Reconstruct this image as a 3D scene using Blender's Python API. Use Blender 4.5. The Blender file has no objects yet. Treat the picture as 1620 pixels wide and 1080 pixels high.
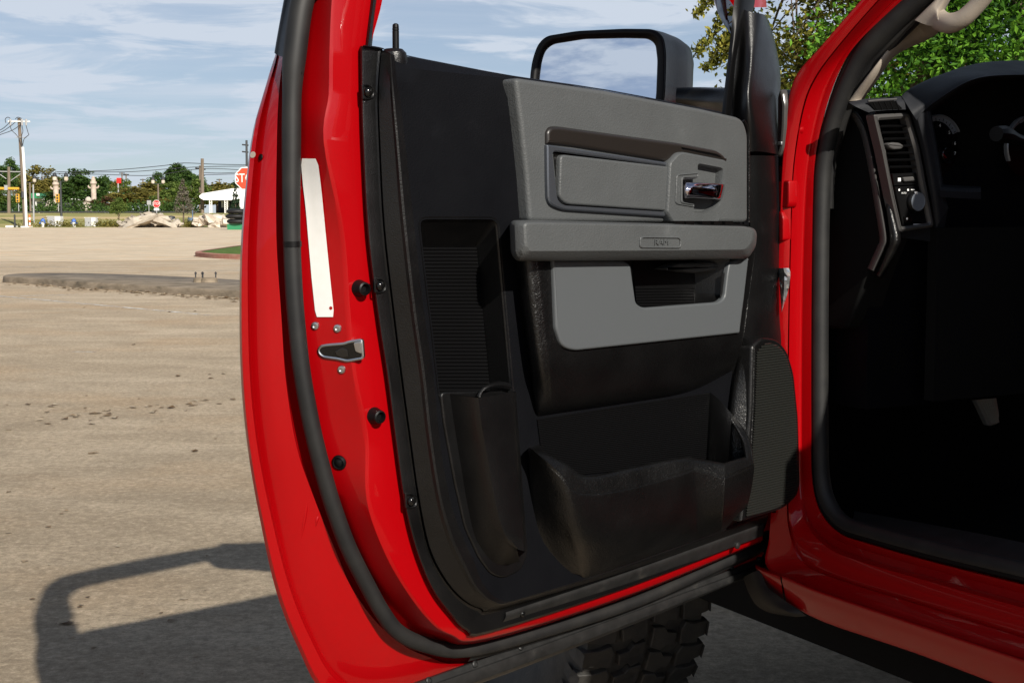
import bpy, bmesh, math, random
import numpy as np
from mathutils import Vector, Matrix
random.seed(7)
R = math.radians
scene = bpy.context.scene
COL = scene.collection

# ------------------------------------------------------------------ camera
CAMH, FPX, HOR = 1.35, 2250.0, 338.0
PITCH = math.atan((540 - HOR) / FPX)
cam = bpy.data.cameras.new('camera')
cam.lens = 50.0; cam.sensor_width = 36.0; cam.clip_start = 0.05; cam.clip_end = 6000
camo = bpy.data.objects.new('camera', cam); COL.objects.link(camo)
camo.location = (0, 0, CAMH); camo.rotation_euler = (R(90) - PITCH, 0, 0)
scene.camera = camo

# ------------------------------------------------------------------ light
SUN = Vector((0.381, -0.7715, 0.5096)).normalized()        # towards the sun
w = bpy.data.worlds.new('World'); scene.world = w; w.use_nodes = True
nt = w.node_tree; N = nt.nodes; L = nt.links
N.clear()
wo = N.new('ShaderNodeOutputWorld'); bg = N.new('ShaderNodeBackground')
sky = N.new('ShaderNodeTexSky'); sky.sky_type = 'NISHITA'; sky.sun_disc = False
sky.sun_elevation = math.asin(SUN.z); sky.sun_rotation = math.atan2(SUN.x, SUN.y)
sky.air_density = 0.8; sky.dust_density = 0.15; sky.ozone_density = 4.0
bg.inputs['Strength'].default_value = 0.05
tc = N.new('ShaderNodeTexCoord'); sep = N.new('ShaderNodeSeparateXYZ')
L.new(tc.outputs['Generated'], sep.inputs[0])
def wm(op, a, b=None):
    n = N.new('ShaderNodeMath'); n.operation = op
    for i, q in enumerate((a, b)):
        if q is None: continue
        if isinstance(q, (int, float)): n.inputs[i].default_value = q
        else: L.new(q, n.inputs[i])
    return n.outputs[0]
zz = wm('ADD', wm('MAXIMUM', sep.outputs[2], 0.0), 0.09)
cx_ = wm('DIVIDE', sep.outputs[0], zz); cy_ = wm('DIVIDE', sep.outputs[1], zz)
cmb = N.new('ShaderNodeCombineXYZ'); L.new(cx_, cmb.inputs[0]); L.new(cy_, cmb.inputs[1])
def cloud(scale, loc, sc, lo, hi, detail=9, rough=0.6, dist=0.4):
    mp = N.new('ShaderNodeMapping'); mp.inputs['Scale'].default_value = sc; mp.inputs['Location'].default_value = loc
    L.new(cmb.outputs[0], mp.inputs[0])
    n = N.new('ShaderNodeTexNoise'); n.inputs['Scale'].default_value = scale; n.inputs['Detail'].default_value = detail
    n.inputs['Roughness'].default_value = rough; n.inputs['Distortion'].default_value = dist
    L.new(mp.outputs[0], n.inputs['Vector'])
    m = N.new('ShaderNodeMapRange'); m.interpolation_type = 'SMOOTHSTEP'
    m.inputs[1].default_value = lo; m.inputs[2].default_value = hi
    L.new(n.outputs[0], m.inputs[0]); return m.outputs[0]
c1 = cloud(1.9, (3.1, 7.7, 0), (0.75, 1.0, 1), 0.45, 0.61)
c1 = wm('MULTIPLY', c1, wm('MINIMUM', wm('ADD', wm('MULTIPLY', wm('SUBTRACT', zz, 0.09), 4.5), 0.12), 1.0))   # far clouds melt into the pale air                # soft cumulus
c2 = cloud(0.55, (1.3, 2.2, 4), (0.5, 1.6, 1), 0.36, 0.80, 6, 0.55, 0.8)   # thin high sheets
slant = wm('MINIMUM', wm('DIVIDE', 0.17, zz), 1.0); slant1 = wm('MINIMUM', wm('DIVIDE', 0.33, zz), 1.0)        # thin sheets look denser the longer the slanting path through them
cm = wm('MINIMUM', wm('ADD', wm('MULTIPLY', wm('ADD', wm('MULTIPLY', c2, 0.70), 0.46), slant), wm('MULTIPLY', wm('MULTIPLY', c1, 1.0), slant1)), 0.94)
mix = N.new('ShaderNodeMix'); mix.data_type = 'RGBA'
L.new(cm, mix.inputs['Factor']); L.new(sky.outputs[0], mix.inputs['A'])
mix.inputs['B'].default_value = (9.3, 10.3, 11.8, 1)
L.new(mix.outputs['Result'], bg.inputs['Color']); L.new(bg.outputs[0], wo.inputs[0])
sl = bpy.data.lights.new('sun', 'SUN'); sl.energy = 5.0; sl.angle = R(0.53); sl.color = (1.0, 0.94, 0.84)
so = bpy.data.objects.new('sun', sl); COL.objects.link(so); so.location = (5, -10, 8)
so.rotation_euler = SUN.to_track_quat('Z', 'Y').to_euler()
scene.view_settings.view_transform = 'Standard'
try: scene.view_settings.look = 'None'
except Exception: pass
scene.view_settings.exposure = 0.45; scene.view_settings.gamma = 1.0
scene.view_settings.use_curve_mapping = False
scene.render.engine = 'CYCLES'
scene.cycles.max_bounces = 8; scene.cycles.transparent_max_bounces = 12
scene.cycles.sample_clamp_indirect = 6.0

# ------------------------------------------------------------------ geometry of the view: real planes the outlines are measured on
CAM = np.array([0., 0., CAMH])
FW = np.array([0, math.cos(PITCH), -math.sin(PITCH)]); UP = np.array([0, math.sin(PITCH), math.cos(PITCH)]); RT = np.array([1., 0, 0])
def nrm(v): v = np.array(v, float); return v / np.linalg.norm(v)
def ray(x, y): return FW + RT * (x - 810) / FPX + UP * (540 - y) / FPX
def hit(x, y, P, n):
    d = ray(x, y); return CAM + d * (np.dot(np.array(P, float) - CAM, n) / np.dot(d, n))
def ground(x, y, z=0.0): return hit(x, y, (0, 0, z), np.array([0, 0, 1.]))
def at(x, y, Y): d = ray(x, y); return CAM + d * (Y / d[1])
class Frame:
    """A real plane in the place: origin o, axes u (along), v (up), w (out of the plane)."""
    def __init__(s, o, u, w):
        s.o = np.array(o, float); s.u = nrm(u); s.w = nrm(w); s.v = np.array([0, 0, 1.])
    def px(s, x, y, w=0.0):
        q = hit(x, y, s.o + s.w * w, s.w) - s.o
        return np.array([q @ s.u, q @ s.v, w])
    def world(s, p):
        p = np.asarray(p, float)
        return s.o + np.outer(p[:, 0], s.u) + np.outer(p[:, 1], s.v) + np.outer(p[:, 2], s.w)
    def W(s, u, v, w): return s.o + s.u * u + s.v * v + s.w * w
HP = np.array([.48, 2.69, 0.0])                             # hinge line of the driver's door
DU = nrm([-.70, -.714, 0]); DW = np.array([-DU[1], DU[0], 0])
DF = Frame(HP, DU, DW)                                      # door: u hinge->latch, w towards the cabin side
BFW = nrm([-.48, .88, 0]); BO = np.array([-BFW[1], BFW[0], 0])
BF = Frame(HP, BFW, BO)                                     # body side: u forward, w outboard
DASHF = -0.182
DP = Frame(HP + BFW * DASHF, BO, -BFW)                      # dashboard face: u outboard, w rearward

# ------------------------------------------------------------------ mesh helpers
def mesh(name, verts, faces, mat=None, smooth=True, sharp=None):
    me = bpy.data.meshes.new(name)
    me.from_pydata([tuple(map(float, v)) for v in verts], [], [tuple(int(i) for i in f) for f in faces])
    if mat: me.materials.append(mat)
    if smooth:
        me.polygons.foreach_set('use_smooth', [True] * len(me.polygons))
        for p in me.polygons:
            if p.loop_total > 8: p.use_smooth = False
        if sharp: me.set_sharp_from_angle(angle=R(sharp))
    me.update(); return me
def link(name, me, parent=None, loc=None, local=False):
    o = bpy.data.objects.new(name, me); COL.objects.link(o)
    if parent:
        o.parent = parent
        if not local:
            wl = Vector((0, 0, 0)); q = parent
            wl = ABS.get(parent.name, Vector((0, 0, 0)))
            o.matrix_parent_inverse = Matrix.Translation(-wl)
    if loc is not None: o.location = loc
    return o
ABS = {}
def thing(name, label, cat, loc=(0, 0, 0), rz=0.0, group=None):
    o = bpy.data.objects.new(name, None); COL.objects.link(o); o.empty_display_size = .2
    o.location = loc; o.rotation_euler = (0, 0, rz); o['label'] = label; o['category'] = cat
    if group: o['group'] = group
    ABS[o.name] = Vector(loc); return o
def tag(o, label=None, cat=None, group=None, kind=None):
    if label: o['label'] = label
    if cat: o['category'] = cat
    if group: o['group'] = group
    if kind: o['kind'] = kind
    return o
def wn(o):
    m = o.modifiers.new('wn', 'WEIGHTED_NORMAL'); m.keep_sharp = True; m.weight = 80; return o
def cr(P, n, closed=False):
    """Catmull-Rom through the rows of P, n steps a span."""
    P = np.asarray(P, float); k = len(P)
    if n <= 1 or k < 3: return P
    out = []
    for i in range(k if closed else k - 1):
        if closed: a, b, c, d = P[i - 1], P[i], P[(i + 1) % k], P[(i + 2) % k]
        else: a, b, c, d = P[max(i - 1, 0)], P[i], P[i + 1], P[min(i + 2, k - 1)]
        for j in range(n):
            t = j / n
            out.append(.5 * ((2 * b) + (c - a) * t + (2 * a - 5 * b + 4 * c - d) * t * t + (3 * b - a - 3 * c + d) * t ** 3))
    if not closed: out.append(P[-1])
    return np.array(out)
def grid_faces(r, c, closed=False):
    f = []
    for i in range(r - 1):
        for j in range(c if closed else c - 1):
            f.append((i * c + j, i * c + (j + 1) % c, (i + 1) * c + (j + 1) % c, (i + 1) * c + j))
    return f
def inpoly(P, poly):
    x, y = P[:, 0], P[:, 1]; res = np.zeros(len(P), bool); k = len(poly)
    for i in range(k):
        x1, y1 = poly[i][:2]; x2, y2 = poly[(i + 1) % k][:2]
        if y1 == y2: continue
        c = ((y1 > y) != (y2 > y)) & (x < (x2 - x1) * (y - y1) / (y2 - y1) + x1)
        res ^= c
    return res
def loft(frame, curves, n=1, m=1, closed=False, wave=None, cut=None):
    """A surface through measured curves; each point is (px, py, depth)."""
    A = [np.array([frame.px(*p) for p in c]) for c in curves]
    A = np.array([cr(c, n, closed) for c in A])
    A = np.array([cr(A[:, j], m) for j in range(A.shape[1])]).transpose(1, 0, 2)
    r, c = A.shape[:2]; V = A.reshape(-1, 3)
    if wave: V = V.copy(); V[:, 2] += wave(V)
    F_ = grid_faces(r, c, closed)
    if cut is not None:
        poly = [frame.px(*p)[:2] for p in cut]
        cen = np.array([V[list(f)].mean(0) for f in F_]); k = inpoly(cen, poly)
        F_ = [f for f, q in zip(F_, k) if not q]
    return frame.world(V), F_
def rpoly(pts, r=8, n=5):
    """Round the corners of a measured outline; a point may carry its own radius."""
    out = []; k = len(pts)
    for i in range(k):
        p = np.array(pts[i][:2], float); rr = pts[i][2] if len(pts[i]) > 2 else r
        a = np.array(pts[i - 1][:2], float) - p; b = np.array(pts[(i + 1) % k][:2], float) - p
        la, lb = np.linalg.norm(a), np.linalg.norm(b); rr = min(rr, .48 * la, .48 * lb)
        if rr < .3: out.append(p); continue
        p0, p1 = p + a / la * rr, p + b / lb * rr
        for j in range(n + 1):
            t = j / n; out.append((1 - t) ** 2 * p0 + 2 * t * (1 - t) * p + t * t * p1)
    return np.array(out)
def area2(P): x, y = P[:, 0], P[:, 1]; return float(np.sum(x * np.roll(y, -1) - np.roll(x, -1) * y))
def inset(P, d):
    a = P - np.roll(P, 1, 0); b = np.roll(P, -1, 0) - P
    la = np.maximum(np.linalg.norm(a, axis=1, keepdims=True), 1e-9); lb = np.maximum(np.linalg.norm(b, axis=1, keepdims=True), 1e-9)
    na = np.stack([-a[:, 1], a[:, 0]], 1) / la; nb = np.stack([-b[:, 1], b[:, 0]], 1) / lb
    n = na + nb; l = np.maximum(np.linalg.norm(n, axis=1, keepdims=True), 1e-6); n = n / l
    c = np.clip((n * na).sum(1, keepdims=True), .5, 1)
    Q = P + n / c * d
    for _ in range(6):                                        # rounded corners smaller than the inset fold over: draw them together
        e0 = np.roll(P, -1, 0) - P; e1 = np.roll(Q, -1, 0) - Q
        bad = np.where((e0 * e1).sum(1) < 0)[0]
        if not len(bad): break
        for i in bad:
            j = (i + 1) % len(Q); m_ = (Q[i] + Q[j]) / 2; Q[i] = m_; Q[j] = m_ + (P[j] - P[i]) * 1e-4
    return Q
def uvpoly(frame, pts, w, r):
    P = np.array([frame.px(x, y, w)[:2] for x, y in rpoly(pts, r)])
    return P if area2(P) > 0 else P[::-1]
def rings(frame, rs, cap0=False, cap1=True):
    k = len(rs[0][0]); V = []; F_ = []
    if cap1 and np.ndim(rs[-1][1]) == 0: rs = list(rs) + [(inset(rs[-1][0], .0006 if frame is not BF else .001), rs[-1][1])]
    for P, w_ in rs:
        ww = w_ if np.ndim(w_) else np.full(len(P), w_); V.append(np.column_stack([P, ww]))
    V = np.concatenate(V); F_ = grid_faces(len(rs), k, True)
    if cap1:
        C_ = list(range((len(rs) - 1) * k, len(rs) * k)); go = True
        while go and len(C_) > 4:                             # drop folded or doubled corners, so the face stays simple
            go = False
            for i in range(len(C_)):
                a, b, c = V[C_[i - 1]], V[C_[i]], V[C_[(i + 1) % len(C_)]]; p, q = b - a, c - b; lp, lq = np.linalg.norm(p), np.linalg.norm(q)
                if lp < 2e-5 or lq < 2e-5 or p @ q < -.5 * lp * lq: del C_[i]; go = True; break
        F_.append(tuple(C_))
    if cap0: F_.append(tuple(reversed(range(k))))
    return frame.world(V), F_
def pad(frame, pts, w0, w1, bev=.004, r=8, seg=3, crown=0.0):
    """A raised piece with rounded edges: outline measured at its front."""
    P = uvpoly(frame, pts, w1, r); rs = [(P, w0), (P, w1 - bev)]
    for i in range(1, seg + 1):
        a = i / seg * math.pi / 2; rs.append((inset(P, bev * (1 - math.cos(a))), w1 - bev + bev * math.sin(a)))
    return rings(frame, rs)
def frame_ring(frame, out, inn, w0, w1, bev=.003, wi=None):
    """A raised border between two outlines with the same number of points."""
    A = uvpoly(frame, out, w1, 0); B = uvpoly(frame, inn, w1, 0)
    rs = [(A, w0), (A, w1 - bev), (inset(A, bev), w1), (inset(B, -bev), w1), (B, w1 - bev), (B, w0 if wi is None else wi)]
    return rings(frame, rs, cap1=False)
def well(frame, pts, w1, floor, wf, r=8, lip=.003, rf=None):
    """A recess: hole outline at w1, floor outline at wf (same corner count)."""
    A = rpoly(pts, r); B = rpoly(floor, r if rf is None else rf)
    A = np.array([frame.px(x, y, w1)[:2] for x, y in A]); B = np.array([frame.px(x, y, wf)[:2] for x, y in B])
    if area2(A) < 0: A = A[::-1]; B = B[::-1]
    t = .12
    return rings(frame, [(inset(A, -lip), w1 + .0006), (A, w1 - lip), (A * (1 - t) + B * t, w1 * (1 - t) + wf * t), (B, wf)])
def tube(P, rad, n=8, sub=4, caps=True, sq=None):
    """A round bar along 3D points; rad a number or one per point."""
    P = np.asarray(P, float); rad = np.full(len(P), rad) if np.ndim(rad) == 0 else np.asarray(rad, float)
    Q = cr(np.column_stack([P, rad]), sub); P = Q[:, :3]; rad = Q[:, 3]
    V = []; up = None
    for i in range(len(P)):
        t = nrm(P[min(i + 1, len(P) - 1)] - P[max(i - 1, 0)])
        if up is None: up = np.array([0, 0, 1.]) if abs(t[2]) < .9 else np.array([1., 0, 0])
        a = np.cross(t, up); a /= max(np.linalg.norm(a), 1e-9); b = np.cross(a, t); up = b
        for j in range(n):
            q = 2 * math.pi * j / n; V.append(P[i] + rad[i] * (a * math.cos(q) + b * math.sin(q)))
    F_ = grid_faces(len(P), n, True)
    if caps: F_ += [tuple(reversed(range(n))), tuple(range((len(P) - 1) * n, len(P) * n))]
    return np.array(V), F_
def join(*parts):
    V = []; F_ = []; o = 0
    for v, f in parts:
        V += [tuple(p) for p in v]; F_ += [tuple(i + o for i in q) for q in f]; o += len(v)
    return V, F_
def box(x0, x1, y0, y1, z0, z1):
    return ([(x0, y0, z0), (x1, y0, z0), (x1, y1, z0), (x0, y1, z0), (x0, y0, z1), (x1, y0, z1), (x1, y1, z1), (x0, y1, z1)],
            [(3, 2, 1, 0), (4, 5, 6, 7), (0, 1, 5, 4), (1, 2, 6, 5), (2, 3, 7, 6), (3, 0, 4, 7)])
def fbox(frame, u0, u1, v0, v1, w0, w1):
    v, f = box(u0, u1, v0, v1, w0, w1); return frame.world(np.array(v)), f
def disc(frame, c, prof, n=16, sy=1.0):
    """A turned piece standing on a plane: profile of (radius, height)."""
    V = []
    for r_, h in prof:
        for j in range(n):
            a = 2 * math.pi * j / n; V.append((c[0] + r_ * math.cos(a), c[1] + r_ * math.sin(a) * sy, c[2] + h))
    F_ = grid_faces(len(prof), n, True); F_.append(tuple(range((len(prof) - 1) * n, len(prof) * n)))
    return frame.world(np.array(V)), F_
def lathe(prof, n=12, c=(0, 0, 0)):
    V = []
    for r_, h in prof:
        for j in range(n):
            a = 2 * math.pi * j / n; V.append((c[0] + r_ * math.cos(a), c[1] + r_ * math.sin(a), c[2] + h))
    F_ = grid_faces(len(prof), n, True)
    F_ += [tuple(range((len(prof) - 1) * n, len(prof) * n)), tuple(reversed(range(n)))]
    return V, F_
def text_geo(s, size, ext, res=2):
    cu = bpy.data.curves.new('lettering', 'FONT'); cu.body = s; cu.size = size; cu.extrude = ext
    cu.align_x = 'CENTER'; cu.align_y = 'CENTER'; cu.resolution_u = res
    o = bpy.data.objects.new('lettering', cu); COL.objects.link(o)
    dg = bpy.context.evaluated_depsgraph_get(); me = bpy.data.meshes.new_from_object(o.evaluated_get(dg))
    V = np.array([v.co[:] for v in me.vertices]); F_ = [tuple(p.vertices) for p in me.polygons]
    bpy.data.objects.remove(o); bpy.data.meshes.remove(me); bpy.data.curves.remove(cu)
    return V, F_
def part(name, vf, mat, parent, smooth=True, sharp=35, weighted=False, local=False):
    o = link(name, mesh(name, vf[0], vf[1], mat, smooth, sharp), parent, local=local)
    if weighted and smooth: wn(o)
    return o

# ------------------------------------------------------------------ materials
def pbsdf(name, base, rough=.5, metal=0.0, spec=.5, coat=0.0, coatr=.03):
    m = bpy.data.materials.new(name); m.use_nodes = True
    b = m.node_tree.nodes['Principled BSDF']
    b.inputs['Base Color'].default_value = (*base, 1); b.inputs['Roughness'].default_value = rough
    b.inputs['Metallic'].default_value = metal; b.inputs['Specular IOR Level'].default_value = spec
    b.inputs['Coat Weight'].default_value = coat; b.inputs['Coat Roughness'].default_value = coatr
    return m
def nodes(m): return m.node_tree, m.node_tree.nodes, m.node_tree.links, m.node_tree.nodes['Principled BSDF']
def noise(m, scale, detail=4, rough=.55, sc=None, coord='Object'):
    t, n, l, b = nodes(m)
    tcn = n.new('ShaderNodeTexCoord'); x = n.new('ShaderNodeTexNoise')
    x.inputs['Scale'].default_value = scale; x.inputs['Detail'].default_value = detail; x.inputs['Roughness'].default_value = rough
    if sc:
        mp = n.new('ShaderNodeMapping'); mp.inputs['Scale'].default_value = sc; l.new(tcn.outputs[coord], mp.inputs[0]); l.new(mp.outputs[0], x.inputs['Vector'])
    else: l.new(tcn.outputs[coord], x.inputs['Vector'])
    return x.outputs[0]
def ramp(m, fac, stops):
    t, n, l, b = nodes(m); r = n.new('ShaderNodeValToRGB'); e = r.color_ramp.elements
    while len(e) < len(stops): e.new(.5)
    for q, (p, c) in zip(e, stops): q.position = p; q.color = (*c, 1) if len(c) == 3 else c
    l.new(fac, r.inputs[0]); return r.outputs[0]
def mixc(m, fac, a, b_, mode='MIX'):
    t, n, l, b = nodes(m); x = n.new('ShaderNodeMix'); x.data_type = 'RGBA'; x.blend_type = mode
    for s, q in (('Factor', fac), ('A', a), ('B', b_)):
        if isinstance(q, (int, float)): x.inputs[s].default_value = q
        elif isinstance(q, tuple): x.inputs[s].default_value = (*q, 1)
        else: l.new(q, x.inputs[s])
    return x.outputs['Result']
def bump(m, h, strength=.3, dist=.001):
    t, n, l, b = nodes(m); x = n.new('ShaderNodeBump'); x.inputs['Strength'].default_value = strength; x.inputs['Distance'].default_value = dist
    l.new(h, x.inputs['Height'])
    if b.inputs['Normal'].is_linked: l.new(b.inputs['Normal'].links[0].from_socket, x.inputs['Normal'])
    l.new(x.outputs[0], b.inputs['Normal'])
def setc(m, c, s='Base Color'): t, n, l, b = nodes(m); l.new(c, b.inputs[s])
def mrange(m, v, a, b_, c, d):
    t, n, l, b = nodes(m); x = n.new('ShaderNodeMapRange')
    for i, q in enumerate((a, b_, c, d)): x.inputs[i + 1].default_value = q
    l.new(v, x.inputs[0]); return x.outputs[0]
def grain(m, scale=330, strength=.55, dist=.0012):
    t, n, l, b = nodes(m); tcn = n.new('ShaderNodeTexCoord'); v = n.new('ShaderNodeTexVoronoi')
    v.feature = 'SMOOTH_F1'; v.inputs['Scale'].default_value = scale
    nz = n.new('ShaderNodeTexNoise'); nz.inputs['Scale'].default_value = 90; nz.inputs['Detail'].default_value = 2
    l.new(tcn.outputs['Object'], nz.inputs['Vector'])
    mx = n.new('ShaderNodeMix'); mx.data_type = 'RGBA'; mx.inputs['Factor'].default_value = .012
    l.new(tcn.outputs['Object'], mx.inputs['A']); l.new(nz.outputs['Color'], mx.inputs['B']); l.new(mx.outputs['Result'], v.inputs['Vector'])
    bump(m, v.outputs['Distance'], strength, dist)
def leather(name, base, rough, dust=.0, scale=330, strength=.5, sp=.5):
    m = pbsdf(name, base, rough, spec=sp)
    a = noise(m, 9, 6, .65); b2 = tuple(min(1, c * 1.6 + dust) for c in base)
    setc(m, ramp(m, a, [(.35, base), (.62, tuple(x * .8 + y * .2 for x, y in zip(base, b2))), (.78, b2)]))
    setc(m, mrange(m, noise(m, 14, 4), .3, .7, rough - .05, rough + .08), 'Roughness')
    grain(m, scale, strength); return m
M = {}
M['red'] = pbsdf('red_paint', (.275, .0002, .0018), .42, spec=.10, coat=.55, coatr=.03)
setc(M['red'], mrange(M['red'], noise(M['red'], 25, 5), .3, .8, .012, .045), 'Coat Roughness')
bump(M['red'], noise(M['red'], 4.5, 2), .10, .01)
M['plastic'] = leather('black_grained_plastic', (.0024, .0024, .0026), .35, .002, 560, .26, .45)
M['coarse'] = leather('black_coarse_grained_plastic', (.0024, .0024, .0025), .32, .002, 520, .5, .5)
M['soft'] = leather('black_soft_trim', (.0020, .0022, .0032), .62, .002, 500, .3, .10)
M['smooth'] = pbsdf('black_smooth_plastic', (.0025, .0025, .0028), .42, spec=.22)
M['gloss'] = pbsdf('black_gloss_plastic', (.004, .004, .004), .12)
M['rubber'] = pbsdf('black_rubber', (.009, .0092, .0095), .6, spec=.4)
setc(M['rubber'], ramp(M['rubber'], noise(M['rubber'], 18, 5), [(.4, (.007, .007, .0075)), (.75, (.016, .0155, .0145))]))
M['weather'] = pbsdf('worn_black_rubber', (.02, .02, .021), .48)
setc(M['weather'], ramp(M['weather'], noise(M['weather'], 30, 6, .7), [(.35, (.006, .006, .006)), (.6, (.013, .013, .013)), (.8, (.038, .035, .03))]))
M['grey'] = leather('grey_vinyl', (.058, .0615, .063), .5, .002, 380, .4, .4)
M['greyflat'] = pbsdf('grey_moulded_plastic', (.070, .076, .081), .46)
bump(M['greyflat'], noise(M['greyflat'], 900, 2), .12, .0006)
M['brown'] = pbsdf('dark_brown_trim', (.013, .0105, .009), .36); bump(M['brown'], noise(M['brown'], 700, 2), .1, .0005)
M['satin'] = pbsdf('satin_grey_trim', (.12, .13, .15), .34, metal=.75)
M['greydash'] = pbsdf('grey_dash_trim', (.055, .053, .052), .5); bump(M['greydash'], noise(M['greydash'], 800, 2), .15, .0006)
M['chrome'] = pbsdf('dark_chrome', (.62, .58, .62), .05, metal=1)
M['mirror'] = pbsdf('mirror_glass', (.80, .83, .87), .0, metal=1)
M['steel'] = pbsdf('zinc_steel', (.55, .56, .58), .3, metal=1)
M['darksteel'] = pbsdf('oily_steel', (.06, .058, .055), .3, metal=.9)
M['white'] = pbsdf('white_print', (.75, .75, .74), .5)
M['sticker'] = pbsdf('white_label_film', (.66, .65, .62), .42)
setc(M['sticker'], ramp(M['sticker'], noise(M['sticker'], 60, 6, .7), [(.22, (.45, .43, .4)), (.32, (.62, .61, .58)), (.8, (.66, .65, .63))]))
M['beige'] = leather('beige_vinyl', (.27, .232, .19), .6, 0, 500, .15)
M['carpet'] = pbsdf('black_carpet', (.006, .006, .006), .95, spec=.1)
M['lens'] = pbsdf('faceted_chrome_glint', (.72, .72, .74), .06, metal=.85)
M['greyrubber'] = pbsdf('grey_clear_plastic', (.05, .046, .043), .25)
M['dashsoft'] = leather('dark_dash_skin', (.011, .012, .015), .6, .002, 500, .25, .3)
M['grille'] = pbsdf('ribbed_speaker_plastic', (.014, .0145, .013), .36, spec=.5)
M['pedal'] = pbsdf('worn_metal_pedal', (.8, .78, .70), .42, metal=.6)
M['ledgrey'] = pbsdf('gauge_silver', (.24, .27, .31), .35, metal=.4)
def glass_mat(name, tint, gl=.06):
    m = bpy.data.materials.new(name); m.use_nodes = True; t = m.node_tree; n = t.nodes; l = t.links; n.clear()
    o = n.new('ShaderNodeOutputMaterial'); a = n.new('ShaderNodeBsdfTransparent'); g = n.new('ShaderNodeBsdfGlossy'); x = n.new('ShaderNodeMixShader')
    a.inputs[0].default_value = (*tint, 1); g.inputs['Roughness'].default_value = .02; g.inputs[0].default_value = (1, 1, 1, 1)
    fr = n.new('ShaderNodeFresnel'); fr.inputs[0].default_value = 1.22; l.new(fr.outputs[0], x.inputs[0])
    l.new(a.outputs[0], x.inputs[1]); l.new(g.outputs[0], x.inputs[2]); l.new(x.outputs[0], o.inputs[0]); return m
M['glass'] = glass_mat('windscreen_glass', (.93, .95, .93))
M['smoke'] = glass_mat('smoked_acrylic', (.16, .17, .19))
M['tint'] = pbsdf('opaque_black_glass', (.004, .004, .005), .04)  # made opaque so the out-of-view windows keep sun from the cabin
# ------------------------------------------------------------------ ground
def ground_mat(name, a, b_, c, sc=1.0, speck=.58):
    m = pbsdf(name, a, .9, spec=.25)
    big = noise(m, .22 * sc, 6, .6, (1, 1.6, 1)); mid = noise(m, 1.7 * sc, 7, .68); fine = noise(m, 60, 5, .75); grit = noise(m, 240, 3, .8)
    col = ramp(m, big, [(.3, a), (.5, b_), (.72, c)])
    col = mixc(m, mrange(m, mid, .38, .64, 0, .6), col, tuple(x * .72 for x in a))
    streak = noise(m, 1.0, 7, .62, (.6, 1.5, 1))
    col = mixc(m, mrange(m, streak, .50, .72, 0, .6), col, tuple(min(1, x * 1.32) for x in c))
    col = mixc(m, mrange(m, fine, .30, .52, speck, 0), col, tuple(x * .5 for x in a))
    crk = noise(m, .9, 9, .72); col = mixc(m, mrange(m, crk, .60, .74, 0, .55), col, tuple(x * .6 for x in a))
    pat = noise(m, .42, 5, .6, (1, 1.3, 1)); col = mixc(m, mrange(m, pat, .50, .66, 0, .5), col, (a[0] * 1.02, a[1] * .86, a[2] * .70))
    grav = noise(m, 26, 8, .85); grav2 = noise(m, 11, 7, .8)
    col = mixc(m, mrange(m, grav, .38, .51, speck, 0), col, tuple(x * .42 for x in a)); col = mixc(m, mrange(m, grav, .53, .64, 0, speck), col, tuple(min(1, x * 1.45) for x in c))
    col = mixc(m, mrange(m, grav2, .38, .50, speck * .6, 0), col, tuple(x * .6 for x in a)); bump(m, grav, .6, .02)
    col = mixc(m, mrange(m, grit, .58, .75, 0, speck), col, tuple(min(1, x * 1.55) for x in c))
    setc(m, col); bump(m, fine, .8, .009); bump(m, grit, .6, .004); return m
M['lot'] = ground_mat('old_tan_pavement', (.44, .345, .235), (.52, .412, .288), (.57, .465, .34))
M['sand'] = ground_mat('pale_sandy_lot', (.58, .47, .335), (.63, .515, .372), (.67, .56, .42), .4, .22)
M['concrete'] = pbsdf('stained_concrete', (.3, .25, .19), .88)
setc(M['concrete'], ramp(M['concrete'], noise(M['concrete'], 2.2, 7, .7, (1, 1, 3)), [(.3, (.055, .045, .03)), (.45, (.16, .125, .085)), (.62, (.24, .19, .135)), (.8, (.29, .235, .17))]))
bump(M['concrete'], noise(M['concrete'], 30, 5), .4, .01)
M['paint'] = pbsdf('worn_white_paint', (.6, .58, .53), .8)
pm = M['paint']; t_, n_, l_, b_ = nodes(pm)
l_.new(mrange(pm, noise(pm, 5, 8, .75, (1, 1, 1)), .42, .60, .0, 1.0), b_.inputs['Alpha'])
M['grass'] = pbsdf('short_green_grass', (.07, .11, .03), .9, spec=.1)
setc(M['grass'], ramp(M['grass'], noise(M['grass'], 5, 6, .7), [(.3, (.05, .10, .02)), (.6, (.10, .15, .035)), (.8, (.16, .19, .06))]))
M['bank'] = pbsdf('dry_grass_bank', (.2, .17, .08), .95, spec=.1)
setc(M['bank'], ramp(M['bank'], noise(M['bank'], .045, 6, .65, (1, 2.2, 1)), [(.36, (.18, .19, .06)), (.5, (.29, .265, .10)), (.6, (.48, .37, .20)), (.8, (.52, .42, .25))]))
M['kerbred'] = pbsdf('faded_red_kerb_paint', (.30, .12, .085), .85)
setc(M['kerbred'], ramp(M['kerbred'], noise(M['kerbred'], 4, 6, .7), [(.35, (.27, .10, .07)), (.6, (.34, .17, .12)), (.8, (.38, .30, .23))]))

def sheet(name, pts, z, mat, kind='structure', div=0):
    o = link(name, mesh(name, [(p[0], p[1], z) for p in pts], [tuple(range(len(pts)))], mat, False)); o['kind'] = kind; return o
sheet('parking_lot', [(-700, -200), (700, -200), (700, 170), (-700, 170)], 0, M['lot'])
# sandy lot laid over it, its near edge wandering
near = []
for i in range(41):
    x = -120 + i * 6.0; near.append((x, 41 + 3.0 * math.sin(i * .7) + 1.6 * math.sin(i * 2.3)))
sheet('sandy_lot', near + [(120, 141), (-140, 141)], .004, M['sand'])
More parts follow.
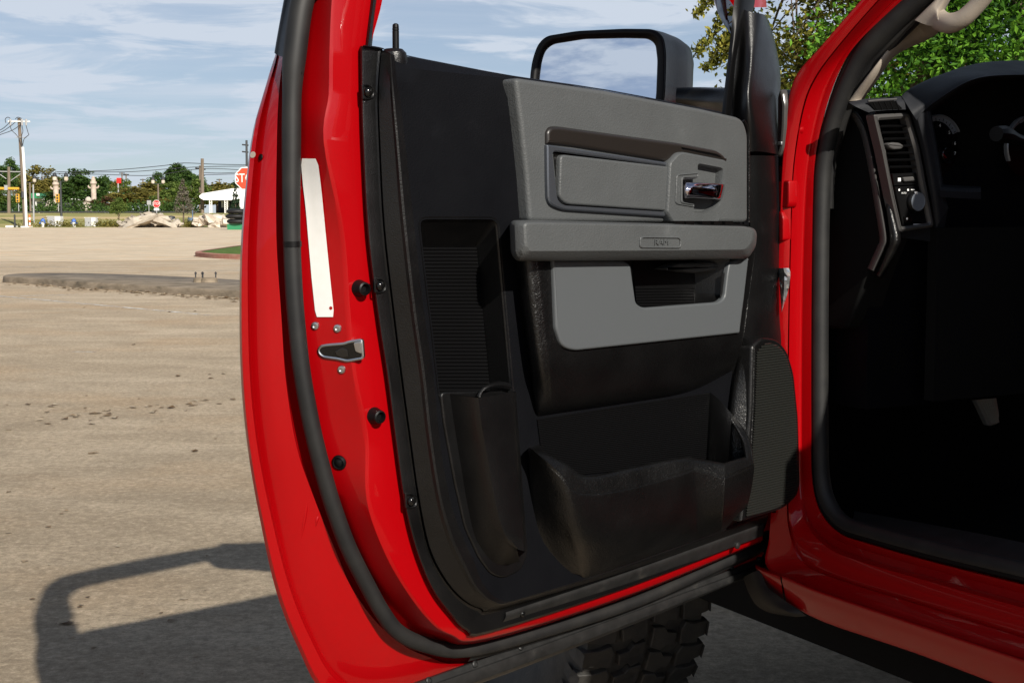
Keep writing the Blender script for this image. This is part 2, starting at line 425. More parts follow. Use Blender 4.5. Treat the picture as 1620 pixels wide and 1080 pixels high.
# grass bank that rises to the far street level
V = []; F_ = []; rows = [(136, -.05), (141, .03), (146, .30), (154, .82), (164, 1.30), (172, 1.42), (240, 1.45), (3000, 1.5)]
xs = [-900, -200, -140, -120, -100, -85, -70, -55, -40, -25, 0, 60, 200, 900]
for y, z in rows:
    for x in xs: V.append((x * (1 if y < 300 else 4), y, z + (.12 * math.sin(x * .21 + y * .3) if 140 < y < 170 else 0)))
o = link('grass_bank', mesh('grass_bank', V, grid_faces(len(rows), len(xs)), M['bank'])); o['kind'] = 'structure'

# painted lines on the pavement
def paint_line(pa, pb, wd, z=.004):
    a, b = ground(*pa), ground(*pb); d = nrm(b - a); n = np.array([-d[1], d[0], 0]) * wd / 2; k = 24
    V = []
    for i in range(k + 1):
        q = a + (b - a) * i / k; V += [q + n + [0, 0, z], q - n + [0, 0, z]]
    return V, [(2 * i, 2 * i + 1, 2 * i + 3, 2 * i + 2) for i in range(k)]
for pa, pb, wd in [((-60, 463), (330, 498.5), .11), ((-40, 471), (125, 465.5), .11), ((96, 556.5), (152, 557), .05), ((280, 429), (440, 427), .14), ((0, 423), (140, 422), .12)]:
    o = link('painted_line', mesh('painted_line', *paint_line(pa, pb, wd), M['paint'], False)); o['kind'] = 'structure'

# low concrete island
KZ = .115
front = [(7, 446.5), (60, 450), (120, 455), (200, 460), (290, 466), (380, 471.5), (470, 478), (620, 488)]
back = [(12, 434), (40, 432.3), (100, 431.6), (160, 432.6), (280, 437), (380, 442.5), (470, 447), (620, 455)]
fp = [ground(*p) for p in front]; bp = [ground(x, y, KZ) * [1, 1, 0] for x, y in back]
loop = fp + bp[::-1]; P2 = np.array([p[:2] for p in loop]); P2 = cr(P2, 3, True)
if area2(P2) < 0: P2 = P2[::-1]
V = []; 
for P_, z in ((P2, 0), (inset(P2, .01), KZ * .5), (inset(P2, .02), KZ - .015), (inset(P2, .035), KZ)): V += [(p[0], p[1], z) for p in P_]
k = len(P2); F_ = grid_faces(4, k, True) + [tuple(range(3 * k, 4 * k))]
o = link('concrete_kerb_island', mesh('concrete_kerb_island', V, F_, M['concrete'], True, 50)); o['kind'] = 'structure'
# grass island with a red painted kerb
gl = [ground(x, y) for x, y in [(309, 405), (322, 407.5), (350, 409.5), (420, 411.5), (520, 412)]]; gr = [ground(x, y) for x, y in [(520, 392), (420, 392.5), (380, 394), (345, 399)]]
P2 = cr(np.array([p[:2] for p in gl + gr]), 3, True)
if area2(P2) < 0: P2 = P2[::-1]
k = len(P2); V = [(p[0], p[1], z) for P_, z in ((P2, 0), (P2, .13), (inset(P2, .04), .15), (inset(P2, .2), .15)) for p in P_]
o = link('red_kerb', mesh('red_kerb', V, grid_faces(4, k, True), M['kerbred'], True, 40)); o['kind'] = 'structure'
P3 = inset(P2, .2); V = [(p[0], p[1], .14) for p in P3] + [(p[0], p[1], .30) for p in inset(P2, 1.5)]
o = link('grass_island', mesh('grass_island', V, grid_faces(2, k, True) + [tuple(range(k, 2 * k))], M['grass'])); o['kind'] = 'structure'

# ------------------------------------------------------------------ the pickup truck
truck = thing('pickup_truck', 'bright red pickup truck in the foreground with its driver door open', 'truck', (HP[0], HP[1], 0))
# ---- rear-edge rings of the open door, latch side, then round the corner and along the bottom to the hinge
A_ = [(470, -62), (452, 0), (436, 85), (416, 150), (397, 225), (382, 370), (379, 500), (382, 610), (392, 710), (410, 815), (437, 935), (472, 1025), (512, 1095), (590, 1130), (766, 1074), (1000, 979), (1212, 893)]
B_ = [(482, -62), (462, 0), (448, 90), (441, 150), (438, 225), (437, 370), (445, 500), (452, 600), (469, 705), (496, 785), (530, 868), (560, 935), (610, 998), (672, 1036), (760, 1044), (1000, 965), (1207, 868)]
C_ = [(508, -62), (494, 0), (481, 90), (477, 150), (475, 225), (474, 370), (481, 500), (492, 590), (511, 690), (534, 785), (566, 870), (600, 932), (646, 985), (690, 1008), (765, 1016), (1000, 942), (1206, 857)]
D_ = [(534, -62), (525, 0), (521, 90), (520, 150), (512, 225), (540, 370), (549, 500), (558, 590), (577, 690), (580, 790), (606, 868), (640, 930), (678, 980), (712, 1004), (772, 1009), (1000, 938.5), (1206, 854)]
E_ = [(592, -62), (589, 0), (570, 90), (571, 150), (573, 225), (581, 370), (597, 500), (611, 590), (624, 690), (638, 790), (656, 865), (682, 930), (712, 972), (738, 997), (776, 1000), (1000, 927), (1206, 847)]
wA, wB, wC, wD, wE = -.135, -.095, -.078, -.022, -.014
def lerp(a, b, t): return [(x0 + (x1 - x0) * t, y0 + (y1 - y0) * t) for (x0, y0), (x1, y1) in zip(a, b)]
def ringset(specs): return [[(x, y, w_) for x, y in pts] for pts, w_ in specs]
Ah = lerp(A_, B_, .20); Ah2 = lerp(A_, B_, .30); Aout = lerp(A_, B_, -.05)
ab = ringset([(lerp(A_, B_, .03), wA - .02), (A_, wA - .005), (lerp(A_, B_, .05), wA + .004), (Ah, wA + .011), (lerp(A_, B_, .25), wA + .001), (Ah2, wA + .005), (lerp(A_, B_, .48), -.117), (lerp(A_, B_, .72), -.106), (B_, wB), (lerp(B_, C_, .04), wB - .012), (lerp(B_, C_, .5), wB - .016), (lerp(B_, C_, .96), wC - .004), (C_, wC), (lerp(C_, D_, .3), -.062), (lerp(C_, D_, .8), -.034), (lerp(C_, D_, .93), -.026), (D_, wD), (lerp(D_, E_, .12), -.019), (lerp(D_, E_, .6), -.016), (E_, wE), (lerp(D_, E_, 1.25), wE - .002)])
v, f = loft(DF, ab, n=5, m=1)
door = part('door', (v, f), M['red'], truck, sharp=28, weighted=False)
# inner sheet and outer skin, so the door is a closed thickness
def ring_uv(pts, w_): return [DF.px(x, y, w_)[:2] for x, y in pts]
Au = cr(np.array(ring_uv(A_[2:], wA)), 4)
belt = 1.575
hz = np.array([(.03, .72), (.0, .9), (-.01, 1.2), (.0, 1.44), (.05, 1.485), (.3, 1.51), (.6, 1.535), (.95, 1.555)])
outl = np.concatenate([Au, hz]); outl = outl if area2(outl) > 0 else outl[::-1]
def bulge(P): return -.02 * np.clip(1 - ((P[:, 1] - 1.15) / .5) ** 2, 0, 1)
rs = [(inset(outl, .004), np.full(len(outl), wA - .006)), (inset(outl, .045), wA - .03), (inset(outl, .12), wA - .055)]
part('outer_skin', rings(DF, rs), M['red'], door, sharp=30)
Eu = np.array(ring_uv(E_[2:], -.02)); inner = np.concatenate([cr(Eu, 3), np.array([(.0, .78), (-.01, 1.0), (-.01, 1.44), (.05, 1.485), (.5, 1.53)])])
inner = inner if area2(inner) > 0 else inner[::-1]
part('inner_sheet', (DF.world(np.column_stack([inner, np.full(len(inner), -.02)])), [tuple(range(len(inner)))]), M['red'], door, False)
he = [[(-.005, z, -.018), (-.008, z, -.08), (.0, z, wA - .02)] for z in (.73, .9, 1.2, 1.4, 1.48)]
V = DF.world(np.array(he).reshape(-1, 3)); part('hinge_edge', (V, grid_faces(5, 3)), M['red'], door)
# weatherstrip round the rear edge and along the bottom
sp = [(505, -62), (479, 0), (466, 89), (462, 150), (461, 225), (461, 350), (464, 440), (469, 510), (478, 590), (494, 678), (517, 768), (533, 818), (553, 870), (583, 929), (605, 968), (630, 999), (672, 1019), (740, 1027), (862, 996), (1010, 948), (1158, 882), (1203, 862)]
P = [DF.W(*DF.px(x, y, -.072)) for x, y in sp]
part('weatherstrip', tube(P, [.0165] * 3 + [.0135] * 2 + [.0125] * 17, 12, 5), M['rubber'], door, weighted=False)
for a, b in ((2, 3), (5, 6)):
    p, q = np.array(P[a]), np.array(P[b]); d = nrm(q - p); c_ = p * .6 + q * .4
    part('seal_joint', tube([c_ - d * .004, c_ + d * .004], .0148 if a == 2 else .0134, 12, 1), M['smooth'], door, weighted=False)
# black applique outside the top of the rear edge
ap = [[(486, -62, -.082), (470, -62, -.105), (462, -62, -.12), (464, -62, -.16)], [(466, 0, -.082), (456, 0, -.105), (449, 0, -.12), (451, 0, -.16)], [(453, 60, -.082), (444, 60, -.105), (438, 60, -.12), (440, 60, -.16)], [(447, 90, -.085), (440, 88, -.105), (434, 84, -.12), (436, 84, -.16)]]
part('pillar_applique', loft(DF, ap, 4, 3), M['smooth'], door, sharp=60)
# window frame above the belt (continues above the picture; it casts the window's shadow on the ground)
fo = [(468, -45), (491, -178), (524, -275), (557, -340), (592, -368), (634, -383), (797, -346), (979, -286), (1110, -226), (1165, -185), (1194, -137), (1205, -60), (1213, 12)]
fi = [(590, -45), (600, -150), (622, -228), (648, -272), (672, -292), (712, -296), (850, -262), (980, -226), (1060, -204), (1074, -180), (1095, -96), (1120, -50), (1162, 12)]
secs = []
for (a, b), (c, d) in zip(fo, fi):
    secs.append([(a, b, -.10), (a, b, -.035), ((a + c) / 2, (b + d) / 2, -.01), (c, d, -.03), (c, d, -.09)])
v, f = loft(DF, secs, 1, 4, closed=False)
nn = 5; r_ = len(v) // nn
f = f + [(i * nn + 4, i * nn, (i + 1) * nn, (i + 1) * nn + 4) for i in range(r_ - 1)]
part('window_frame', (v, f), M['red'], door, sharp=40, weighted=False)
gc = [[(588, -62, -.02), (600, -62, -.004), (611, -62, -.02), (611, -62, -.05)], [(585, 0, -.02), (591, 0, -.004), (597, 0, -.02), (597, 0, -.05)], [(577, 74, -.02), (582, 74, -.004), (588, 74, -.02), (588, 74, -.05)], [(575, 110, -.02), (580, 110, -.004), (584, 110, -.02), (584, 110, -.05)]]
part('glass_run_channel', loft(DF, gc, 3, 4), M['smooth'], door, sharp=60, weighted=False)
# rubber lip running down the outside of the trim and along the bottom: flange
El = lerp(E_, E_, 0)
fl_in = [(604, 76), (603, 79), (601, 90), (597, 150), (599, 225), (606, 360), (621, 493), (633, 590), (646, 685), (660, 785), (676, 864), (699, 912), (728, 946), (758, 962), (792, 962), (1000, 900), (1213, 826)]
E2 = [(570, 73), (570, 77)] + E_[2:]
fl = ringset([(E2, -.014), (lerp(E2, fl_in, .02), -.004), (lerp(E2, fl_in, .10), .0), (lerp(E2, fl_in, .22), .001), (lerp(E2, fl_in, .88), .0015), (lerp(E2, fl_in, 1.0), .004), (lerp(E2, fl_in, 1.06), .0)])
part('trim_flange', loft(DF, fl[:], 4, 1), M['plastic'], door, sharp=22, weighted=False)
# main black trim panel: ramp from the flange up to the ridge, then the flat field
ridge = [(616, 84), (617, 90), (619, 120), (621, 153), (629, 245), (638, 350), (654, 493), (668, 590), (679, 690), (694, 785), (712, 850), (733, 895), (752, 930), (781, 953), (820, 949), (1000, 893), (1215, 814)]
fi2 = [(604, 79), (602, 84)] + fl_in[2:]
rr = ringset([(lerp(fl_in, ridge, -.02) if False else fi2, -.004), (lerp(fi2, ridge, .1), .010), (lerp(fi2, ridge, .86), .030), (ridge, .036), (lerp(fi2, ridge, 1.12), .0375), (lerp(fi2, ridge, 1.5), .037)])
part('trim_ramp', loft(DF, rr, 4, 1), M['plastic'], door, sharp=20, weighted=False)
# field, rolling back at the belt, with a hole for the tall pocket
fe = ridge
field = [(x, y) for x, y in lerp(fi2, ridge, 1.3)[1:]] + [(1240, 790), (1240, 540), (1234, 413), (1231, 250), (1222, 196), (1190, 190), (1110, 173), (960, 144), (812, 122), (700, 101), (650, 91)]
fc = cr(np.array(field, float), 2, True); ntop = 2 * (len(field) - 10)
fu = np.array([DF.px(x, y, .009 if i >= ntop and x < 1185 else .037)[:2] for i, (x, y) in enumerate(fc)])
hole_px = rpoly([(664, 347), (786, 347), (810, 618), (814, 660), (704, 660), (695, 618), (684, 520), (672, 420)], 12)
hu = np.array([DF.px(x, y, .037)[:2] for x, y in hole_px])
from mathutils.geometry import delaunay_2d_cdt
def fill(outer, holes, step=.03):
    pts = [Vector(p) for p in outer]; edges = [(i, (i + 1) % len(outer)) for i in range(len(outer))]
    for h in holes:
        s = len(pts); pts += [Vector(p) for p in h]; edges += [(s + i, s + (i + 1) % len(h)) for i in range(len(h))]
    mn, mx = outer.min(0), outer.max(0)
    gx, gy = np.meshgrid(np.arange(mn[0] + step / 2, mx[0], step), np.arange(mn[1] + step / 2, mx[1], step)); g = np.column_stack([gx.ravel(), gy.ravel()])
    k = inpoly(g, outer)
    for h in holes: k &= ~inpoly(g, h)
    g = g[k]; bnd = np.concatenate([outer] + list(holes))
    d = np.min(np.linalg.norm(g[:, None] - bnd[None], axis=2), axis=1); g = g[d > step * .35]
    pts += [Vector(p) for p in g]
    vo, eo, fo_, *_ = delaunay_2d_cdt(pts, edges, [], 0, 1e-6)
    P = np.array([p[:] for p in vo]); fs = [tuple(q) for q in fo_]; cen = np.array([P[list(q)].mean(0) for q in fs])
    k = inpoly(cen, outer)
    for h in holes: k &= ~inpoly(cen, h)
    return P, [q for q, z in zip(fs, k) if z]
P, fs = fill(fu, [hu])
# belt height along u, to roll the top edge back
def beltv(u): return np.interp(u, [-.05, .0, .05, .3, .62, .8, .95], [DF.px(1222, 196, .037)[1], DF.px(1222, 196, .037)[1], DF.px(1190, 190, .037)[1], DF.px(1040, 160, .009)[1], DF.px(812, 122, .009)[1], DF.px(700, 101, .009)[1], DF.px(620, 84, .009)[1]])
dd = np.clip((.026 - (beltv(P[:, 0]) - P[:, 1])) / .026, 0, 1)
wv = .037 - .03 * dd ** 2.2
panel = part('trim_panel', (DF.world(np.column_stack([P, wv])), fs), M['soft'], door, weighted=False)
# belt top, behind the field
bt = [[(x, y, .0075), (x, y - 1.5, -.006), (x, y - 2, -.06)] for x, y in [(575, 73), (602, 77), (616, 83), (650, 91), (700, 101), (812, 122), (960, 144), (1110, 173), (1190, 190), (1228, 197)]]
part('belt_cap', loft(DF, bt, 2, 3), M['soft'], door, sharp=60, weighted=False)
# tall map pocket: walls, ribbed back
def rib_wave(axis, pitch, amp, u0=-9, u1=9):
    return lambda V: amp * np.abs(((V[:, axis] / pitch) % 1.0) - .5) * 2
fl_px = rpoly([(645, 391), (753, 391), (774, 612), (778, 650), (672, 650), (663, 612), (655, 520), (648, 440)], 5)
A = np.array([DF.px(x, y, .037)[:2] for x, y in hole_px]); B = np.array([DF.px(x, y, -.012)[:2] for x, y in fl_px])
if area2(A) < 0: A = A[::-1]; B = B[::-1]
part('map_pocket', rings(DF, [(inset(A, -.004), .0376), (inset(A, -.001), .0368), (inset(A, .001), .034), (A * .85 + B * .15, .028), (B, -.012)], cap1=False), M['plastic'], door, sharp=30, weighted=False)
rows = []
q0 = DF.px(700, 391, -.012)[1]; q1 = DF.px(700, 655, -.012)[1]; nr = 46
for i in range(nr * 4 + 1):
    t = i / (nr * 4); y = 391 + (655 - 391) * t; xl = np.interp(y, [391, 440, 520, 612, 655], [643, 646, 653, 661, 670]); xr = np.interp(y, [391, 612, 655], [754, 775, 779])
    ww = -.0115 + .0022 * (0, .8, 1, .2)[i % 4]; rows.append([(xl, y, ww), ((xl + xr) / 2, y, ww), (xr, y, ww)])
part('ribbed_liner', loft(DF, rows), M['smooth'], door, sharp=20, weighted=False)
# pocket bin below it
plate = [(697, 620), (703, 671), (720, 764), (736, 834), (758, 882), (777, 908), (797, 915), (825, 902), (836, 876), (820, 653), (815, 617)]
part('pocket_plate', pad(DF, plate, .030, .041, .003, 9), M['plastic'], door)
b0 = [(710, 623), (719, 684), (729, 745), (739, 803), (754, 858), (786, 893), (822, 889)]
b1 = [(755, 629), (760, 670), (767, 710), (776, 760), (786, 810), (799, 848), (818, 868)]
b2 = [(813, 620), (815, 655), (818, 700), (822, 755), (826, 805), (829, 845), (831, 872)]
bl = ringset([(b0, .039), (lerp(b0, b1, .3), .056), (lerp(b0, b1, .78), .082), (lerp(b0, b1, .93), .090), (lerp(b0, b1, 1.04), .0945), (lerp(b1, b2, .2), .096), (lerp(b1, b2, .9), .097), (b2, .094), (lerp(b1, b2, 1.06), .086), (lerp(b1, b2, 1.0), .036)])
part('pocket_bin', loft(DF, bl, 4, 1), M['plastic'], door, sharp=25, weighted=False)
rim = [[(x0, y0, w0), (x0 + dx, y0 + 3, w0 - .006)] for x0, y0, w0, dx in [(710, 622.5, .039, 2), (726, 624.5, .056, 2), (748, 627.5, .085, 0), (758, 628.5, .0945, -1), (790, 624, .097, -3), (813, 619.5, .094, -4), (816, 618.5, .086, -6)]]
part('bin_rim', loft(DF, rim, 1, 3), M['plastic'], door, sharp=40, weighted=False)
part('divider_flap', tube([DF.W(*DF.px(x, y, w_)) for x, y, w_ in [(757, 628, .05), (762, 618, .05), (773, 611, .05), (790, 609, .045), (805, 612, .045)]], [.003, .003, .004, .006, .006], 8, 4), M['plastic'], door, weighted=False)

# ---- grey upper pad
up = [(815, 122.5, 10), (960, 143.5, 3), (1110, 172, 3), (1176, 187, 12), (1184, 212, 10), (1184, 352, 8), (838, 351, 8), (833, 280, 4), (824, 195, 4)]
upper = part('upper_pad', pad(DF, up, .030, .058, .007, 6, 5), M['grey'], door)
part('pad_piping', tube([DF.W(*DF.px(x, y, .052)) for x, y in [(1176, 191), (1182.5, 204), (1184, 225), (1184, 300), (1184, 352)]], .0028, 8, 5), M['coarse'], door, weighted=False)
br = [(866, 228, 1), (866, 208, 5), (872, 200, 6), (884, 199.5, 6), (981, 213, 3), (1075, 226, 3), (1136, 238, 6), (1148, 247, 6), (1151, 256, 1), (1082, 243, 4), (1071, 247, 3), (1061, 257, 2), (910, 233, 2)]
part('brown_band', pad(DF, br, .056, .0635, .006, 4, 4), M['brown'], door)
so_ = rpoly([(866.5, 229, 2), (1061.5, 258, 1), (1060, 300, 1), (1058, 343, 1), (890, 332, 14), (868, 322, 14), (867, 280, 1)], 4)
si_ = rpoly([(875, 239, 7), (1063, 264, 1), (1061, 300, 1), (1059, 335.5, 1), (893, 325, 12), (883, 316, 10), (879, 280, 1)], 4)
part('satin_surround', frame_ring(DF, so_, si_, .056, .0655, .002, .050), M['satin'], door)
part('surround_channel', (DF.world(np.array([DF.px(x, y, .0592) for x, y in si_])), [tuple(range(len(si_)))]), M['gloss'], door, False)
part('padded_insert', pad(DF, [(887, 244, 9), (1062, 264, 6), (1059, 334, 6), (896, 323, 9), (885, 312, 8)], .056, .068, .0036, 6, 4), M['grey'], door)
# handle bezel with its hollow
bz = [(1075, 245, 5), (1083, 243.5, 4), (1150, 256.5, 3), (1147, 300, 3), (1139.5, 345, 5), (1134, 353, 4), (1068, 353, 3), (1058, 335, 3), (1062, 259, 4)]
bh = [(1104, 258, 5), (1145, 266, 6), (1143, 300, 3), (1140, 326, 7), (1120, 337, 6), (1098, 337, 2), (1097.5, 324, 2), (1080, 320, 5), (1080, 282, 5), (1103.5, 281.5, 2)]
bzu = uvpoly(DF, bz, .073, 4); bhu = np.array([DF.px(x, y, .073)[:2] for x, y in rpoly(bh, 4)])
bhu = bhu if area2(bhu) > 0 else bhu[::-1]
P, fs = fill(bzu, [bhu], .012)
v1, f1 = DF.world(np.column_stack([P, np.full(len(P), .073)])), fs
v2, f2 = rings(DF, [(inset(bzu, -.004), .056), (inset(bzu, -.0035), .068), (inset(bzu, -.0015), .072), (bzu, .073)], cap1=False)
v3, f3 = rings(DF, [(bhu, .073), (inset(bhu, .001), .071), (inset(bhu, .002), .066), (inset(bhu, .004), .035)], cap1=True)
part('handle_bezel', join((v1, f1), (v2, f2)), M['grey'], door)
part('handle_hollow', (v3, f3), M['grey'], door)
part('handle_trim_plate', frame_ring(DF, rpoly([(1071, 276, 5), (1106, 273, 1), (1106, 280, 1), (1081, 281, 4), (1080, 320, 4), (1099, 323, 1), (1099, 328, 1), (1069, 323, 6)], 3), rpoly([(1073, 278, 4), (1104, 275, 1), (1104, 278.5, 1), (1079, 279.5, 4), (1078, 321.5, 4), (1097, 325, 1), (1097, 326, 1), (1071.5, 321.5, 5)], 3), .072, .0752, .0012), M['grey'], door)
part('latch_recess_lining', pad(DF, [(1106, 262, 3), (1143, 268, 3), (1126, 282, 4), (1106, 280, 2)], .036, .040, .001, 3), M['plastic'], door)
lv = [[(1081, y, .060), (1083, y - .3, .074), (1095, y + .6, .082), (1112, y + 1.5, .087), (1130, y + 2.4, .088), (1143, y + 3.2, .083), (1148, y + 4, .070)] for y in (287.5,)]
rows = []
for k_, (dy, dw) in enumerate([(0, -.012), (.6, -.003), (3, .0), (12, .0035), (22, .002), (25.5, -.003), (26.2, -.014)]):
    rows.append([(x + (-.2 * dy if i > 4 else 0), y + dy * (1.06 if i < 2 else .98), w_ + dw) for i, (x, y, w_) in enumerate(lv[0])])
part('door_handle', loft(DF, rows, 4, 3), M['chrome'], door, sharp=80, weighted=False)
# ---- armrest
arm0 = [(808, 354), (813, 348.5), (838, 348), (1000, 352), (1100, 355), (1180, 357), (1194, 362), (1197.5, 370), (1196, 390), (1183, 409.5), (1000, 412), (818, 413), (810, 401)]
def arm(y): return y
def armring(dl, dt, db, dr, w_):
    P = []
    for x, y in arm0:
        t = min(1, max(0, (860 - x) / 50)); q = min(1, max(0, (x - 1170) / 25)); vb = (y - 350) / 62
        P.append((x + dl * t - dr * q, y + dt * (1 - vb) - db * vb))
    P = np.array([DF.px(x, y, w_)[:2] for x, y in rpoly(P, 7)]); return (P if area2(P) > 0 else P[::-1], w_)
part('armrest', rings(DF, [armring(-2, 0, 0, 0, .04), armring(0, 0, 0, 0, .10), armring(6, 1, 1, .5, .114), armring(14, 2.2, 7, 2, .124), armring(20, 3, 13.5, 4, .1295), armring(24, 4.5, 15, 5.5, .1315), armring(28, 6, 16, 7, .132)]), M['grey'], door, sharp=24)
# emblem plate and raised letters
pl = rpoly([(1013, 374, 5), (1080, 374.5, 7), (1080, 393, 7), (1013, 392.5, 5)], 5); pli = rpoly([(1016, 376.5, 4), (1077, 377, 5), (1077, 390.5, 5), (1016, 390, 4)], 4)
part('emblem_plate', frame_ring(DF, pl, pli, .131, .1345, .001, .1325), M['grey'], door)
tv, tf = text_geo('RAM', .0125, .0012)
tv[:, 0] *= 1.45; c0 = DF.px(1046, 383.5, .1325)
part('raised_lettering', (np.array([DF.W(c0[0] - x, c0[1] + y, .1328 + z) for x, y, z in tv]), tf), M['grey'], door, False)
# window switches lying on the armrest
sw = [DF.px(1062, 353, .10), DF.px(1172, 356, .10)]
part('switch_panel', fbox(DF, sw[1][0], sw[0][0], sw[1][1] - .004, sw[1][1] + .0015, .066, .116), M['smooth'], door)
for x in (1068, 1084, 1110, 1128, 1146):
    c = DF.px(x, 354.5, .10); part('window_switch', fbox(DF, c[0] - .011, c[0] + .011, c[1] - .001, c[1] + .0052, .082, .110), M['gloss'], door)
# ---- bolster under the armrest
cutp = rpoly([(1001, 408, 2), (1152, 408, 2), (1146, 472, 8), (1136, 480, 6), (1014, 487, 10), (1006, 478, 5)], 5)
bo = [[(816, 404, .035), (820, 404, .058), (830, 404, .079), (846, 403, .088), (872, 403, .09), (1000, 402, .09), (1090, 401, .09), (1186, 400, .09), (1192, 400, .085), (1192, 400, .035)],
      [(824, 480, .035), (828, 480, .058), (838, 480, .079), (853, 480, .088), (878, 480, .09), (1000, 476, .09), (1090, 473, .09), (1177, 470, .09), (1183, 470, .085), (1184, 470, .035)],
      [(836, 570, .035), (840, 570, .058), (850, 570, .079), (864, 570, .087), (888, 568, .089), (1003, 556, .089), (1090, 545, .089), (1168, 535, .089), (1174, 535, .084), (1174, 535, .035)],
      [(842, 620, .035), (846, 619, .052), (856, 618, .066), (868, 616, .074), (890, 612, .077), (1003, 602, .076), (1090, 590, .074), (1160, 568, .071), (1164, 566, .066), (1166, 566, .035)],
      [(847, 650, .035), (850, 649, .045), (858, 647, .053), (870, 645, .057), (892, 641, .059), (1003, 626, .058), (1090, 611, .057), (1154, 583, .054), (1158, 580, .05), (1159, 580, .035)],
      [(849, 662, .035), (852, 660, .035), (860, 658, .036), (872, 656, .036), (894, 652, .036), (1003, 636, .036), (1090, 620, .036), (1152, 590, .036), (1156, 588, .036), (1157, 588, .035)]]
part('bolster', loft(DF, bo, 6, 8, cut=[(x, y, .09) for x, y in cutp]), M['coarse'], door, sharp=60, weighted=False)
gp = rpoly([(876, 412, 1), (988, 412, 6), (998, 419, 4), (1003, 455, 2), (1006.5, 480, 6), (1018, 487, 8), (1138, 478, 8), (1147, 470, 6), (1151, 435, 2), (1154, 417, 4), (1163, 411, 4), (1185, 408, 1), (1178, 470, 2), (1170.5, 527, 1), (908, 555, 22), (889, 548, 12), (880, 520, 6)], 3)
part('lower_grey_panel', pad(DF, [tuple(p) for p in gp], .087, .0965, .0035, 0, 3), M['greyflat'], door)
# pocket behind the grey panel
wl = well(DF, [(1001, 406, 2), (1154, 406, 2), (1147.5, 471, 9), (1137, 479, 6), (1016, 487, 9), (1006.5, 479, 5)], .092, [(962, 404, 2), (1098, 404, 2), (1100, 466, 4), (1098, 488, 2), (976, 500, 4), (968, 488, 3)], .04, 4, .0005)
part('pull_pocket', wl, M['plastic'], door, weighted=False)
rows = []
for i in range(4 * 9 + 1):
    y = 455 + 40 * i / 36; ww = .0412 + .0018 * (0, .8, 1, .2)[i % 4]; rows.append([(965, y, ww), (1030, y - 1, ww), (1098.5, y - 2, ww)])
part('ribbed_liner', loft(DF, rows), M['smooth'], door, sharp=20, weighted=False)
part('pull_cup', pad(DF, [(1052, 426, 4), (1076, 416, 4), (1148, 414, 6), (1147, 428, 4), (1100, 432, 3)], .05, .075, .006, 3), M['grey'], door)
# ---- lower storage bin
bk = []
for i in range(4 * 34 + 1):
    t = i / 136; ya = 663 + (757 - 663) * t; yb = 621 + (730 - 621) * t; ww = .0385 + .0016 * (0, .8, 1, .2)[i % 4]
    bk.append([(850 + 12 * t, ya, ww), (985 + 5 * t, (ya + yb) / 2, ww), (1123 - 6 * t, yb, ww)])
part('ribbed_liner', loft(DF, bk), M['smooth'], door, sharp=20, weighted=False)
part('bin_side', loft(DF, [[(1123, 620, .037), (1140, 634, .06), (1158, 655, .085)], [(1119, 690, .037), (1136, 694, .07), (1154, 705, .105)], [(1116, 740, .037), (1134, 745, .07), (1150, 752, .115)]], 3, 3), M['plastic'], door, weighted=False)
bn = [[(862, 715, .068), (929, 752, .092), (1000, 738, .092), (1080, 722, .092), (1101, 724, .095), (1145, 732, .112), (1178, 722, .108), (1172, 694, .085), (1153, 658, .055)],
      [(860, 713, .076), (927, 755, .102), (1000, 742, .102), (1080, 726, .102), (1101, 727, .104), (1146, 735, .120), (1182, 724, .116), (1176, 694, .09), (1155, 656, .055)],
      [(842, 711, .075), (919, 776, .110), (1000, 768, .110), (1084, 743, .110), (1102, 739, .111), (1147, 752, .128), (1192, 733, .121), (1183, 690, .09), (1160, 655, .05)],
      [(841, 718, .068), (920, 786, .1125), (1000, 777, .1125), (1085, 752, .1125), (1103, 747, .113), (1147, 760, .130), (1193, 740, .120), (1188, 700, .085), (1166, 660, .04)],
      [(842, 745, .055), (922, 815, .110), (1003, 808, .110), (1088, 780, .110), (1104, 775, .110), (1146, 785, .127), (1191, 758, .116), (1190, 730, .075), (1180, 690, .038)],
      [(848, 800, .044), (927, 855, .098), (1010, 842, .098), (1090, 815, .098), (1105, 808, .098), (1144, 812, .114), (1186, 786, .104), (1188, 762, .062), (1184, 730, .037)],
      [(862, 858, .038), (935, 890, .066), (1013, 872, .066), (1089, 846, .066), (1106, 838, .066), (1142, 830, .078), (1180, 806, .072), (1184, 790, .048), (1184, 765, .037)],
      [(893, 903, .034), (935, 913, .036), (1014, 885, .036), (1088, 859, .036), (1108, 852, .036), (1140, 841, .036), (1172, 822, .036), (1182, 810, .036), (1184, 790, .034)]]
# extra stations on the rounded left end
bn2 = []
lw = [.035, .036, .037, .034, .034, .034, .034, .033]
lx = [(856, 706), (852, 703), (836, 709), (836, 718), (837, 748), (842, 802), (854, 858), (880, 899)]
for row, a, (x, y) in zip(bn, lw, lx):
    p, q = row[0], row[1]
    mid = tuple(p[i] * .45 + q[i] * .55 for i in range(2)) + (p[2] * .3 + q[2] * .7 + .004,)
    bn2.append([(x, y, a), p, mid] + row[1:])
def lp3(a, b, t): return [tuple(p[i] + (q[i] - p[i]) * t for i in range(3)) for p, q in zip(a, b)]
bn2 = [bn2[0], bn2[1], lp3(bn2[1], bn2[2], .90), bn2[2], lp3(bn2[2], bn2[3], .5)] + bn2[3:]
bn2 = [[q for i, p in enumerate(r) for q in ((tuple(r[i - 1][k] * .12 + p[k] * .88 for k in range(3)), p, tuple(r[i + 1][k] * .12 + p[k] * .88 for k in range(3))) if i in (7, 8) else (p,))] for r in bn2]
part('storage_bin', loft(DF, bn2, 4, 4), M['coarse'], door, sharp=70, weighted=False)
